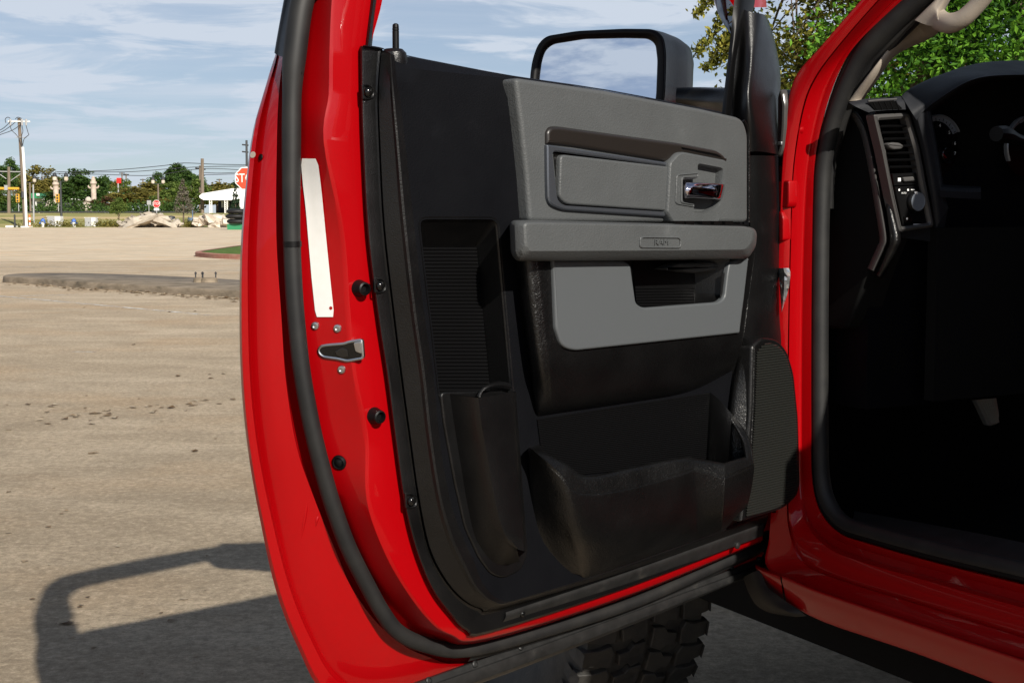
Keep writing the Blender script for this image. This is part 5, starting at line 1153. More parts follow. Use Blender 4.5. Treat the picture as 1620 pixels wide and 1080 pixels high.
TR_ = mesh('tree_trunk', *join(tube([(0, 0, 0), (.01, 0, .3), (-.01, .01, .62), (.0, 0, .85)], [.035, .028, .018, .008], 7, 2), tube([(0, 0, .34), (.12, .03, .52), (.2, .03, .66)], [.018, .012, .006], 6, 2), tube([(0, 0, .3), (-.12, -.02, .48), (-.22, 0, .58)], [.018, .012, .006], 6, 2)), M['bark'], True)
def tree(px, Y, ytop, wpx, ybase, mat, label, crown=0, z0=None, low=.12, group='trees along the far street', name='tree', cat='tree', rz=0.0):
    x, y = base_at(px, Y); zb = gz(Y) if z0 is None else z0; h = zpx(ytop, Y) - zb; wd = wpx / FPX * Y * 1.3
    t = thing(name, label, cat, (x, y, zb), rz, group)
    me = CONE if crown == 'cone' else CR_[crown]
    if mat not in CACHE.setdefault(id(me), {}): CACHE[id(me)][mat] = me.copy(); CACHE[id(me)][mat].materials.clear(); CACHE[id(me)][mat].materials.append(M[mat])
    c = link('crown', CACHE[id(me)][mat], t, local=True); c.location = (0, 0, h * low); c.scale = (wd, wd, h * (1 - low) / .98)
    k = link('trunk', TR_, t, local=True); k.scale = (max(wd, h * .35) * .9, max(wd, h * .35) * .9, h * .95); return t
CACHE = {}
TREES = [  # px, distance, top row, width px, base row, leaves, label, crown, z0, low
 (2, 215, 262, 46, 336, 'leafdark', 'tall dark airy tree at the far left edge behind the wooden poles', 2, None, .3),
 (22, 240, 250, 34, 336, 'leafdark', 'tallest wispy tree just left of the big utility pole', 1, None, .35),
 (8, 200, 300, 52, 336, 'leafmid', 'low bright green tree under the traffic signal arm at far left', 0, None, .1),
 (68, 225, 261, 62, 336, 'leafolive', 'broad olive tree right behind the white conduit pole', 0, None, .15),
 (124, 220, 266, 62, 336, 'leafdark', 'dense dark green round tree between the two carved columns', 0, None, .3),
 (118, 190, 296, 74, 336, 'leafdark', 'spreading dark tree standing low before the round dark green tree', 1, None, .25),
 (160, 230, 280, 44, 336, 'leafdark', 'dark tree behind the second carved column', 1, None, .2),
 (168, 290, 277, 30, 336, 'leafdark', 'small far grey green tree above the green canopy sign', 2, None, .25),
 (181, 285, 285, 34, 336, 'leafolive', 'far olive tree beside the red and white signboard', 1, None, .2),
 (196, 255, 282, 36, 336, 'leafmid', 'far leafy tree behind the distant twin poles', 0, None, .1),
 (205, 205, 295, 66, 336, 'leafolive', 'wide autumn olive tree left of the far stop sign', 0, None, .15),
 (236, 215, 288, 70, 336, 'leafolive', 'large olive brown tree behind the far stop sign', 1, None, .1),
 (160, 186, 311, 44, 337, 'leafrust', 'low rusty brown shrubby tree beside the second carved column', 1, None, .05),
 (247, 275, 272, 36, 336, 'leafdark', 'dark tree top left of the tall dark cluster', 1, None, .3),
 (281, 270, 258, 48, 336, 'leafdark', 'tallest dark tree cluster above the bare conifer', 2, None, .4),
 (303, 265, 268, 40, 336, 'leafdark', 'dark tree immediately left of the cut off wooden pole', 1, None, .35),
 (272, 195, 286, 60, 337, 'leafmid', 'yellow green tree directly behind the bare conifer', 0, None, .06),
 (303, 190, 284, 50, 337, 'leafmid', 'light green tree at the left end of the white tent', 1, None, .06),
 (345, 255, 288, 80, 336, 'leafolive', 'long low olive tree line above the white tent', 1, None, .1),
 (382, 265, 280, 40, 336, 'leafdark', 'dark distant tree behind the near stop sign', 2, None, .3),
 (262, 185, 312, 34, 340, 'leafolive', 'bushy olive shrub right of the far stop sign', 2, None, .0),
 (46, 235, 292, 50, 336, 'leafolive', 'olive tree hidden behind the foot of the utility pole', 1, None, .1),
 (102, 250, 288, 44, 336, 'leafmid', 'mid green tree behind the first carved column', 2, None, .15),
 (-30, 220, 268, 60, 336, 'leafmid', 'green tree just beyond the left edge of the picture', 0, None, .15),
]
for i, (px, Y, yt, wp, yb, mt, lb, cr_, z0, lw) in enumerate(TREES): tree(px, Y, yt, wp, yb, mt, lb, cr_, z0, lw, rz=i * 1.3)
tree(188, 143, 312, 22, 356, 'leafmid', 'young staked green sapling left of the concrete slab heap', 2, .08, .30, 'small trees at the edge of the sandy lot')
tree(290, 143, 284, 36, 358, 'leafgrey', 'bare grey conifer with a pale trunk between the rubble heaps', 'cone', .08, .28, 'small trees at the edge of the sandy lot')
tree(373, 143, 294, 26, 352, 'leafblue', 'dark green conifer before the right end of the white tent', 'cone', .08, .05, 'small trees at the edge of the sandy lot')
# hedge at the foot of the bank: one mass
rnd = random.Random(5); cents = []
for i in range(260):
    px = rnd.choice([rnd.uniform(30, 130), rnd.uniform(148, 192), rnd.uniform(258, 272), rnd.uniform(298, 306)]); Y = rnd.uniform(139.5, 141.5); x, y = base_at(px, Y); cents.append(((x, y, rnd.uniform(.08, .42)), 1.0))
o = link('low_hedge', mesh('low_hedge', *leaves(rnd, cents, 16, .45, .22), M['leafolive'], False)); tag(o, 'low scrubby hedge along the far edge of the sandy lot', 'hedge', kind='stuff')
rnd = random.Random(15); cents = []
for i in range(420):
    px = rnd.uniform(-60, 312); Y = rnd.uniform(176, 182); x, y = base_at(px, Y); cents.append(((x, y, 1.45 + rnd.uniform(.1, 1.5) * rnd.random()), 1.0))
o = link('roadside_undergrowth', mesh('roadside_undergrowth', *leaves(rnd, cents, 14, .9, .45), M['leafdark'], False)); tag(o, 'dark undergrowth behind the far street fence', 'undergrowth', kind='stuff')

# ---- poles, lamps, signals
def cyl(r0, r1, z0, z1, n=8, x=0, y=0): return lathe([(r0, z0), (r1, z1)], n, (x, y, 0))
def lean_pole(name, label, cat, pb, pt, Y, rad, mat, zb=None, group=None):
    x, y = base_at(pb[0], Y); zb = gz(Y) if zb is None else zb; t = thing(name, label, cat, (x, y, zb), 0, group)
    top = at(pt[0], pt[1], Y); part('pole', tube([(0, 0, -.3), (top[0] - x, 0, top[2] - zb)], [rad, rad * .75], 10, 1), mat, t, local=True, weighted=False); return t, (x, y, zb), top
Y0 = 139
t, b, tp = lean_pole('utility_pole', 'tall leaning wooden utility pole with white conduit and a crossarm of cutouts', 'utility pole', (40, 358), (30, 187), Y0, .20, M['wood'], .0)
def rel(px, py, Y=Y0, b_=None, dy=0.0): q = at(px, py, Y); return (q[0] - (b_ or b)[0], q[1] - (b_ or b)[1] + dy, q[2] - (b_ or b)[2])
part('conduit', tube([rel(43.5, 358, dy=-.3), rel(40.5, 280, dy=-.3), rel(37.5, 233, dy=-.3)], .13, 8, 2), M['pvc'], t, local=True, weighted=False)
part('crossarm', join(tube([rel(14, 192.5, dy=-.25), rel(49, 192.8, dy=-.25)], .07, 6, 1)), M['pvc'], t, local=True, weighted=False)
for px in (18, 36.5, 43): part('fuse_cutout', tube([rel(px, 189, dy=-.3), rel(px, 199, dy=-.3)], [.12, .09], 8, 1), M['greymetal'], t, local=True, weighted=False)
part('steel_band', tube([rel(26, 217.5, dy=-.25), rel(43, 218, dy=-.25)], .04, 6, 1), M['greymetal'], t, local=True, weighted=False)
for pp in ([(18, 199), (20, 206), (28, 214), (33, 222), (36, 233)], [(36.5, 199), (38, 208), (36, 216), (37, 230)], [(43, 199), (46, 210), (47, 214), (40, 220), (37.5, 231)], [(18, 188), (14, 186), (10, 189), (11, 195)], [(26, 189), (30, 186), (36, 188)]):
    part('jumper_wire', tube([rel(*q, dy=-.3) for q in pp], .035, 5, 4), M['dark'], t, local=True, weighted=False)
part('transformer_box', tube([rel(37.5, 303, dy=-.3), rel(37.5, 313, dy=-.3)], .16, 8, 1), M['dark'], t, local=True, weighted=False)
t2, b2, _ = lean_pole('utility_pole', 'short brown wooden pole at far left carrying the signal arm', 'utility pole', (14, 334), (14, 264), 172, .22, M['wood'], group=None)
r2 = lambda px, py, dy=0.0: rel(px, py, 172, b2, dy)
part('crossarm', tube([r2(-20, 271), r2(35, 272)], .07, 6, 1), M['greymetal'], t2, local=True, weighted=False)
for q in ([(0, 276), (10, 283)], [(17, 286), (34, 274)]): part('brace', tube([r2(*q[0]), r2(*q[1])], .05, 6, 1), M['greymetal'], t2, local=True, weighted=False)
part('mast_arm', tube([r2(-20, 298, -.2), r2(31, 298.5, -.2)], .16, 8, 1), M['sigyellow'], t2, local=True, weighted=False)
part('bracket_box', fbox(Frame(np.zeros(3), (1, 0, 0), (0, -1, 0)), r2(9, 298)[0], r2(14, 298)[0], r2(9, 301)[2], r2(9, 293)[2], .15, .5), M['greymetal'], t2, local=True)
def signal(px, y0, y1, Y, lab):
    x, y = base_at(px, Y); zt, zb_ = zpx(y0, Y), zpx(y1, Y); t = thing('traffic_signal', lab, 'traffic light', (x, y, zb_), 0, 'traffic lights on the far street'); h = zt - zb_
    part('signal_housing', box(-.19, .19, -.15, .15, 0, h), M['sigyellow'], t, local=True)
    for i in range(3):
        part('signal_lens', [(a, -.16, b_) for a, b_ in [(.13 * math.cos(q), h * (i + .5) / 3 + .13 * math.sin(q)) for q in np.linspace(0, 2 * math.pi, 10, endpoint=False)]] and ([(.13 * math.cos(q), -.16, h * (i + .5) / 3 + .13 * math.sin(q)) for q in np.linspace(0, 2 * math.pi, 10, endpoint=False)], [tuple(range(10))]), M['dark'], t, False, local=True)
    part('signal_post', cyl(.06, .05, -(zb_ - gz(Y)), 0, 8, 0, .18), M['greymetal'], t, local=True)
signal(29, 307, 320, 172, 'yellow traffic light just left of the tall utility pole'); signal(92, 307, 320, 172, 'yellow traffic light beside the first carved column')
def lamp(px, yt, yb, Y, wpx, mat, lab, z0=None):
    x, y = base_at(px, Y); zb = gz(Y) if z0 is None else z0; t = thing('street_lamp', lab, 'street lamp', (x, y, zb), 0, 'twin lantern street lamps'); h = zpx(yt, Y) - zb; w_ = wpx / FPX * Y / 2; s_ = Y / FPX
    part('post', cyl(.13, .10, 0, h), M[mat], t, local=True)
    part('arm', tube([(-w_, 0, h), (w_, 0, h)], .05, 6, 1), M['dark'], t, local=True, weighted=False)
    for s in (-1, 1):
        part('lantern', lathe([(.10, h), (.20, h + .1), (.23, h + .36), (.17, h + .50)], 10, (s * w_, 0, 0)), M['palerock'], t, local=True)
        part('lantern_cap', lathe([(.23, h + .50), (.26, h + .58), (.16, h + .84), (.04, h + .92)], 10, (s * w_, 0, 0)), M['dark'], t, local=True)
lamp(48.5, 289, 335, 176, 15, 'wood', 'twin lantern lamp post closest to the white conduit pole')
lamp(97, 287, 350, 150, 18, 'dark', 'tall dark twin lantern lamp post right of the first carved column', gz(150))
lamp(251, 291, 334, 178, 16, 'wood', 'twin lantern lamp post above the far stop sign')
lean_pole('metal_post', 'thin grey post standing on the bank right of the utility pole', 'post', (53, 350), (52.5, 292), 147, .10, M['greymetal'])
t4, b4, _ = lean_pole('utility_pole', 'thick cut off pale wooden pole behind the white tent', 'utility pole', (320, 334), (320, 251), 178, .25, M['wood'])
t5, b5, _ = lean_pole('utility_pole', 'slim wooden pole with crossarm just left of the cut off pole', 'utility pole', (316.5, 334), (316.5, 262), 200, .2, M['wood'])
part('crossarm', tube([rel(309, 266, 200, b5), rel(325, 268, 200, b5)], .12, 6, 1), M['dark'], t5, local=True, weighted=False)
for px, yt, lab in [(193, 273, 'left one of two distant thin poles behind the autumn trees'), (199.5, 275, 'right one of two distant thin poles behind the autumn trees'), (226, 283, 'tiny distant pole with crossarm left of the lamp over the far stop sign'), (347, 283, 'tiny distant pole with crossarm above the white tent'), (119, 282, 'thin pale pole before the dense round dark green tree')]:
    t, b, tp = lean_pole('distant_pole', lab, 'utility pole', (px, 334), (px, yt), 300, .16, M['wood'], group='distant poles')
    part('crossarm', tube([rel(px - 4.5, yt + 1.2, 300, b), rel(px + 4.5, yt + 1.2, 300, b)], .10, 6, 1), M['dark'], t, local=True, weighted=False)
t, b, tp = lean_pole('utility_pole', 'dark thin pole with short arms just behind the near stop sign', 'utility pole', (391, 340), (390, 222), 120, .12, M['dark'], 0)
for y in (229, 240): part('crossarm', tube([rel(383, y, 120, b), rel(393, y + 1, 120, b)], .07, 6, 1), M['dark'], t, local=True, weighted=False)
def wire(pts, Y, lab, rad=.035):
    Ys = Y if isinstance(Y, (list, tuple)) else [Y] * len(pts)
    o = link('overhead_wire', mesh('overhead_wire', *tube([at(px, py, y_) for (px, py), y_ in zip(pts, Ys)], rad, 5, 5), M['dark'])); tag(o, lab, 'power line', 'overhead wires')
wire([(17, 191), (10, 199), (-4, 208), (-60, 230)], [139, 137, 134, 124], 'steepest wire dropping left from the crossarm of the utility pole')
wire([(26, 192), (12, 203), (-4, 212), (-60, 234)], [139, 137, 134, 124], 'middle wire dropping left from the utility pole')
wire([(34, 196), (20, 206), (-4, 215), (-60, 238)], [139, 137, 134, 124], 'lowest wire dropping left from the utility pole')
wire([(140, 271), (190, 268.5), (260, 262), (290, 258), (340, 260), (395, 261)], 190, 'topmost long wire rising right to the cut off pole', .045)
wire([(90, 272), (200, 272), (270, 267), (320, 264), (395, 263)], 195, 'second long wire just under the topmost one', .045)
wire([(60, 274), (160, 276), (240, 277.5), (320, 267), (395, 270)], 200, 'lower long wire passing behind the second carved column', .045)
wire([(320, 273), (350, 274), (395, 271.5)], 200, 'short wire right of the cut off pole, upper of two', .045)
wire([(322, 276.5), (350, 276), (395, 274.5)], 200, 'short wire right of the cut off pole, lower of two', .045)
# ---- carved columns with wings on top
def column(px, yt, yb, Y, lab):
    x, y = base_at(px, Y); zb = gz(Y); s = Y / FPX; h = zpx(yt, Y) - zb; t = thing('carved_column', lab, 'column', (x, y, zb), 0, 'carved stone columns with winged tops'); r_ = 4.0 * s
    part('shaft', lathe([(r_ * 1.25, 0), (r_ * 1.2, h * .05), (r_, h * .07)] + [(r_ * (1.0 + .07 * (k % 2)), h * (.07 + .70 * k / 14)) for k in range(15)], 12), M['stone'], t, local=True)
    part('capital', lathe([(r_ * 1.0, h * .775), (r_ * 1.35, h * .80), (r_ * 1.35, h * .85), (r_ * .95, h * .86), (r_ * .9, h * .88)], 12), M['stone'], t, local=True)
    part('finial_figure', lathe([(r_ * .9, h * .88), (r_ * .95, h * .92), (r_ * .6, h * .94), (r_ * .62, h * .975), (r_ * .25, h)], 10), M['stone'], t, local=True)
    for q in (-1, 1):
        part('wing', tube([(q * r_ * .9, 0, h * .68), (q * r_ * 1.7, 0, h * .695), (q * r_ * 2.0, 0, h * .73), (q * r_ * 1.9, 0, h * .76)], [r_ * .32, r_ * .38, r_ * .28, r_ * .1], 6, 3), M['stone'], t, local=True, weighted=False)
column(89.5, 281, 337, 186, 'carved stone column standing near the green roofed shop'); column(149, 279, 337, 186, 'carved stone column rising above the rusty brown shrub')
def guardian(px, Y, sc, lab):
    x, y = base_at(px, Y); t = thing('stone_lion', lab, 'statue', (x, y, gz(Y)), 0, 'pale stone guardian statues')
    part('plinth', box(-.9 * sc, .9 * sc, -.6 * sc, .6 * sc, 0, .5 * sc), M['stone'], t, local=True)
    part('body', lathe([(.75 * sc, .5 * sc), (.85 * sc, .9 * sc), (.6 * sc, 1.5 * sc), (.35 * sc, 1.9 * sc)], 10, (-.1 * sc, 0, 0)), M['palerock'], t, local=True)
    part('head', lathe([(.2 * sc, 1.7 * sc), (.5 * sc, 1.95 * sc), (.5 * sc, 2.3 * sc), (.2 * sc, 2.6 * sc)], 10, (.25 * sc, -.2 * sc, 0)), M['palerock'], t, local=True)
guardian(77, 180, .62, 'pale stone lion statue left of the first carved column'); guardian(85.5, 181, .62, 'pale stone lion statue at the foot of the first carved column'); guardian(138.5, 180, .78, 'pale stone lion statue left of the rusty brown shrub')
# ---- shop building with green canopies
x0, y0 = base_at(92, 200); t = thing('shop_building', 'long low white roadside building with a green fascia behind the columns', 'building', (x0, y0, gz(200)))
def bx(px0, px1, py0, py1, Y=200, dy=0.0, dep=6.0): 
    a, c = at(px0, py1, Y), at(px1, py0, Y); return box(a[0] - x0, c[0] - x0, a[1] - y0 + dy, a[1] - y0 + dy + dep, a[2] - gz(200), c[2] - gz(200))
part('wall', bx(58, 128, 316, 338), M['wallwhite'], t, local=True); part('roof', bx(56, 130, 313.5, 316.5, 200, -.6, 7.5), M['wallwhite'], t, local=True)
for a, c in [(60, 74), (77, 92), (99, 124)]: part('window', bx(a, c, 323, 334, 200, -.08, .06), M['dkwindow'], t, local=True)
part('painted_eaves_shadow', bx(58, 128, 320.5, 322, 200, -.12, .1), M['dark'], t, local=True)  # dark strip standing in for the shade under the eaves
part('canopy_fascia', bx(56, 70, 306, 314, 200, -2.2, 3), M['green'], t, local=True); part('canopy_end', bx(66.5, 71, 306.5, 310, 200, -2.35, .14), M['signwhite'], t, local=True)
part('canopy_post', bx(62, 63, 314, 337, 200, -1.5, .25), M['wallwhite'], t, local=True)
x0, y0 = base_at(180, 230); t = thing('fuel_canopy', 'far green and white canopy showing between the trees', 'canopy', (x0, y0, gz(230)))
def bx2(px0, px1, py0, py1, dy=0.0, dep=4.0): a, c = at(px0, py1, 230), at(px1, py0, 230); return box(a[0] - x0, c[0] - x0, dy, dy + dep, a[2] - gz(230), c[2] - gz(230))
part('canopy_fascia', bx2(175, 186, 304.5, 309.5), M['green'], t, local=True); part('canopy_end', bx2(170, 175, 303.5, 309.5), M['signwhite'], t, local=True); part('canopy_post', bx2(171, 173, 309.5, 338, 1, .5), M['signwhite'], t, local=True)
x0, y0 = base_at(188, 240); t = thing('signboard', 'small red and white signboard on a post above the trees', 'sign', (x0, y0, gz(240)))
a, c = at(184.5, 290, 240), at(191, 281.5, 240); part('board', box(a[0] - x0, c[0] - x0, 0, .3, a[2] - gz(240), c[2] - gz(240)), M['stopred'], t, local=True)
part('post', cyl(.12, .12, 0, a[2] - gz(240)), M['greymetal'], t, local=True)
# ---- street fence: a dark low rail on posts
x0, y0 = base_at(0, 172); t = thing('roadside_rail', 'long dark low rail along the far street', 'guard rail', (x0, y0, gz(172)))
xa, xb = base_at(-60, 172)[0] - x0, base_at(300, 172)[0] - x0
part('rail', box(xa, xb, 0, .12, zpx(336.6, 172) - gz(172), zpx(334.4, 172) - gz(172)), M['dark'], t, local=True)
for px in range(-54, 300, 12): part('post', box(base_at(px, 172)[0] - x0 - .06, base_at(px, 172)[0] - x0 + .06, .12, .24, -.3, .22), M['dark'], t, local=True)
# ---- cabinets, hydrants, bollard at the lot's edge
def cabinet(px0, px1, yt, Y, lab, split):
    a, c = at(px0, yt, Y), at(px1, yt, Y); t = thing('utility_cabinet', lab, 'utility box', ((a[0] + c[0]) / 2, Y, .0), 0, 'pale utility cabinets'); w_ = (c[0] - a[0]) / 2; h = a[2]; k = w_ * (split * 2 - 1)
    part('body', box(-w_, k, 0, 1.0, 0, h * .96), M['greymetal'], t, local=True); part('side_unit', box(k + .01, w_, -.08, .9, 0, h), M['pvc'], t, local=True)
    part('lid', box(-w_ - .05, k + .0, -.06, 1.05, h * .96, h), M['signwhite'], t, local=True); part('handle', box(-.3 * w_, -.2 * w_, -.05, 0, h * .42, h * .55), M['dark'], t, local=True)
cabinet(74.5, 95.5, 342, 140.5, 'wide pale utility cabinet near the leaning utility pole', .58); cabinet(134, 151, 344, 140.5, 'narrow pale utility cabinet left of the sapling', .62)
def hydrant(px, yt, Y, lab):
    x, y = base_at(px, Y); t = thing('fire_hydrant', lab, 'hydrant', (x, y, 0), 0, 'blue and white fire hydrants'); h = zpx(yt, Y)
    part('barrel', lathe([(.24, 0), (.24, .06), (.17, .08), (.17, h * .6), (.22, h * .62)], 10), M['signwhite'], t, local=True)
    part('bonnet', lathe([(.24, h * .62), (.24, h * .7), (.2, h * .85), (.08, h * .95), (.08, h)], 10), M['blue'], t, local=True)
    part('hose_outlet', box(-.34, .34, -.09, .09, h * .42, h * .58), M['blue'], t, local=True)
hydrant(67.5, 345, 140, 'blue topped white hydrant left of the wide cabinet'); hydrant(116.5, 345.5, 140, 'blue topped white hydrant between the two cabinets')
x, y = base_at(46.5, 139); t = thing('marker_post', 'orange and white marker post at the foot of the utility pole', 'bollard', (x, y, 0)); h = zpx(340, 139)
for i in range(5): part('band', cyl(.085, .085, h * i / 5, h * (i + 1) / 5 - .004), M['orange' if i % 2 == 0 else 'signwhite'], t, local=True)
x, y = base_at(23, 139); t = thing('dark_post', 'short dark post left of the utility pole', 'post', (x, y, 0)); part('post', cyl(.09, .09, 0, 1.2), M['dark'], t, local=True); part('cap', cyl(.1, .04, 1.2, 1.26), M['dark'], t, local=True)
def slab(name, px0, px1, Y, h, mat, lab):
    a, c = base_at(px0, Y), base_at(px1, Y); o = link(name, mesh(name, *box(a[0], c[0], Y, Y + 1.2, 0, h), M[mat], False)); tag(o, lab, 'concrete pad', 'pale concrete pads'); return o
slab('concrete_pad', 8, 21, 139.3, .18, 'signwhite', 'pale concrete pad left of the utility pole'); slab('concrete_pad', 32, 45, 138.2, .14, 'signwhite', 'pale concrete pad at the foot of the utility pole')
# ---- stop signs
def stop(px, pyc, rpx, Y, mat, zb, lab, plate=False):
    x, y = base_at(px, Y); t = thing('stop_sign', lab, 'stop sign', (x, y, zb), 0, None); r_ = rpx / FPX * Y; z = zpx(pyc, Y) - zb
    def octo(rr, yy, d): 
        v = [(rr * math.cos(R(22.5 + 45 * i)), yy, z + rr * math.sin(R(22.5 + 45 * i))) for i in range(8)]; v += [(p[0], yy + d, p[2]) for p in v]
        return v, [tuple(range(8)), tuple(range(15, 7, -1))] + [(i, (i + 1) % 8, 8 + (i + 1) % 8, 8 + i) for i in range(8)]
    part('border', octo(r_, -.06, .02), M['signwhite'], t, False, local=True); part('face', octo(r_ * .92, -.066, .008), M[mat], t, False, local=True)
    tv, tf = text_geo('STOP', r_ * .92, .002); part('lettering', (np.array([(q[0] * .86, -.072 - q[2], z + q[1] * 1.12) for q in tv]), tf), M['signwhite'], t, False, local=True)
    part('post', box(-.04, .04, -.04, .03, 0, z + r_), M['greymetal'], t, local=True)
    if plate: part('plate', box(-r_ * .65, r_ * .65, -.06, -.04, z - r_ * 1.65, z - r_ * 1.08), M['signwhite'], t, local=True)
    return t
stop(248, 322.5, 6.3, 141.5, 'stopred', .03, 'distant red stop sign above the concrete slab heap', True)
stop(391, 282.5, 19, 49, 'stoporange', .0, 'nearer stop sign half hidden by the red door edge')
x, y = base_at(235.5, 170); t = thing('road_sign', 'plain grey back of a road sign left of the far stop sign', 'sign', (x, y, gz(170)))
a, c = at(232.5, 324, 170), at(239, 317, 170); part('panel', box(a[0] - x, c[0] - x, 0, .03, a[2] - gz(170), c[2] - gz(170)), M['greymetal'], t, local=True); part('post', cyl(.05, .05, -.1, a[2] - gz(170) + .3, 6, 0, .08), M['greymetal'], t, local=True)
# ---- heaps: each slab and boulder is a thing
rnd = random.Random(21)
def chunk(name, sx, sy, sz, jag):
    bm = bmesh.new(); bmesh.ops.create_cube(bm, size=1); bmesh.ops.subdivide_edges(bm, edges=bm.edges[:], cuts=1, use_grid_fill=True)
    for v in bm.verts:
        d = v.co.normalized(); k = .82 if len([q for q in v.co if abs(q) > .4]) == 3 else 1.0
        v.co = Vector((v.co.x * sx * k, v.co.y * sy * k, v.co.z * sz * k)) + Vector([rnd.uniform(-jag, jag) for _ in range(3)]) * min(sx, sy)
    me = bpy.data.meshes.new(name); bm.to_mesh(me); bm.free(); return me
SLABS = [chunk('concrete_slab', 1.0, .75, .16, .10) for _ in range(5)]
for m_ in SLABS: m_.materials.append(M['rock'])
BOULD = [chunk('boulder', 1.0, .8, .62, .14) for _ in range(5)]
for m_ in BOULD: m_.materials.append(M['palerock'])
heap = []
for k in range(46):
    u = rnd.uniform(-1, 1); h = (1 - abs(u) ** 1.5); px = 237 + u * 40 * (1 if u > 0 else 1.0); lv = rnd.random() ** .9 * h
    heap.append((px, 139 + rnd.uniform(-.6, 2.4), .12 + lv * 1.0, rnd.uniform(.8, 1.9), (rnd.uniform(-.55, .35), rnd.uniform(-.55, .55) - u * .3, rnd.uniform(-.7, .7))))
heap += [(215, 138.4, .45, 3.0, (-.2, -.45, .2)), (232, 138.3, .6, 2.6, (-.3, -.35, -.1)), (250, 138.6, .95, 2.6, (-.2, .32, .1)), (262, 138.4, .4, 2.4, (-.2, .4, .1))]
for k, (px, Y, z, s, e) in enumerate(heap):
    x, y = base_at(px, Y); o = link('concrete_slab', SLABS[k % 5]); o.location = (x, y, z); o.scale = (s, s * .8, s); o.rotation_euler = e
    tag(o, 'grey broken concrete slab lying in the jagged heap below the far stop sign', 'concrete slab', 'broken concrete slabs in the heap')
BLAB = ['rounded pale boulder at the left shoulder of the pile before the tent', 'pale boulder second from the left in the tent pile, half way up', 'pale boulder in the middle of the tent pile, under the two top ones', 'topmost flat pale boulder crowning the pile before the tent', 'right one of the two top boulders in the tent pile', 'largest pale boulder, right of the middle of the tent pile', 'pale boulder low in the gap right of the largest one', 'pale boulder second from the right end of the tent pile', 'small pale boulder at the far right end beside the black tyres', 'smallest flat boulder at the far left foot of the tent pile', 'low boulder lying second along the left foot of the tent pile', 'low boulder lying at the foot of the largest one', 'flat boulder at the middle of the foot of the tent pile']
bl_ = [(311, 349, 1.5, .35), (322, 348, 2.2, .55), (334, 351, 2.3, .35), (330, 344.5, 2.5, 1.0), (343, 345, 2.1, 1.05), (347, 350, 2.9, .55), (357, 352.5, 1.6, .3), (364, 350, 1.7, .4), (369, 353, 1.3, .3), (308, 354, 1.3, .2), (318, 354, 1.7, .2), (350, 355, 2.0, .15), (338, 356, 1.8, .12)]
for k, (px, py, s, z) in enumerate(bl_):
    x, y = base_at(px, 139 + .4 * (k % 3)); o = link('boulder', BOULD[k % 5]); o.location = (x, y, max(.1, zpx(py, 139))); o.scale = (s * .55, s * .5, s * .45); o.rotation_euler = (rnd.uniform(-.3, .3), rnd.uniform(-.35, .35), rnd.uniform(0, 3))
    tag(o, BLAB[k], 'boulder', 'pale boulders piled before the tent')
# ---- tent
Yt = 176; x0, y0 = base_at(350, Yt); zb = gz(Yt); t = thing('event_tent', 'white sloping tent roof on lattice posts behind the pale boulders', 'tent', (x0, y0, zb))
def tp_(px, py, dy=0.0): q = at(px, py, Yt); return (q[0] - x0, dy, q[2] - zb)
V = [tp_(315, 310), tp_(320, 306), tp_(366, 298.5), tp_(392, 297), tp_(392, 317), tp_(322, 316.5), tp_(316, 313)]
V2 = [(p[0], 9.0, p[2] - (.0)) for p in V]; k = len(V)
part('roof', (V + V2, [tuple(range(k)), tuple(range(2 * k - 1, k - 1, -1))] + [(i, (i + 1) % k, k + (i + 1) % k, k + i) for i in range(k)]), M['canvas'], t, False, local=True)
part('side_curtain', box(tp_(379, 300)[0], tp_(392, 300)[0], -.12, -.02, 0, tp_(390, 300)[2]), M['canvas'], t, local=True)
for px in (331, 334.5, 355, 359): part('post', box(tp_(px - .5, 316)[0], tp_(px + .5, 316)[0], .1, .3, -.2, tp_(px, 316.5)[2]), M['signwhite'], t, local=True)
for pa, pb in ((331, 334.5), (355, 359)):
    zs_ = np.linspace(0, tp_(331, 316)[2], 8)
    for i in range(7): part('lattice_bar', tube([(tp_(pa, 316)[0], .2, zs_[i]), (tp_(pb, 316)[0], .2, zs_[i + 1])], .04, 5, 1), M['signwhite'], t, local=True, weighted=False)
part('back_wall', box(tp_(322, 316)[0], tp_(392, 316)[0], 8.7, 8.9, 0, tp_(331, 317)[2]), M['dark'], t, local=True)  # dark sheet standing in for the shaded tent interior
for a, c in [(345, 349), (337, 340)]: part('curtain', box(tp_(a, 316)[0], tp_(c, 316)[0], 5, 5.2, tp_(a, 328)[2], tp_(a, 317)[2]), M['canvas'], t, local=True)
# ---- bins and tyres
x, y = base_at(270.5, 140.5); t = thing('litter_bin', 'black litter bin right of the slab heap', 'bin', (x, y, 0)); part('body', lathe([(.36, 0), (.42, .9), (.40, .95)], 12), M['dark'], t, local=True); part('lid', lathe([(.43, .95), (.36, 1.08), (.1, 1.14)], 12), M['dark'], t, local=True)
x, y = base_at(303.5, 141); t = thing('waste_drum', 'blue grey drum behind the pale trunk of the bare conifer', 'drum', (x, y, 0)); part('body', lathe([(.42, 0), (.44, .3), (.42, .32), (.44, .7), (.42, .95)], 12), M['bluegrey'], t, local=True); part('stake', cyl(.05, .05, 0, 1.7, 6, 0, .3), M['bluegrey'], t, local=True)
for i, z in enumerate((.0, .42, .84)):
    x, y = base_at(375 + (1.5, -.6, .8)[i], 120); o = link('stacked_tyre', mesh('stacked_tyre', *lathe([(.36, .34), (.42, .42), (.52, .38), (.62, .30), (.64, .20), (.62, .10), (.5, .01), (.38, .05)], 16), M['rubber'])); o.location = (x, y, .5 + z); o.scale = (1.5, 1.5, 1)
    tag(o, ('lowest', 'middle', 'topmost')[i] + ' black tyre in the stack by the red door edge', 'tyre', 'stacked black tyres')
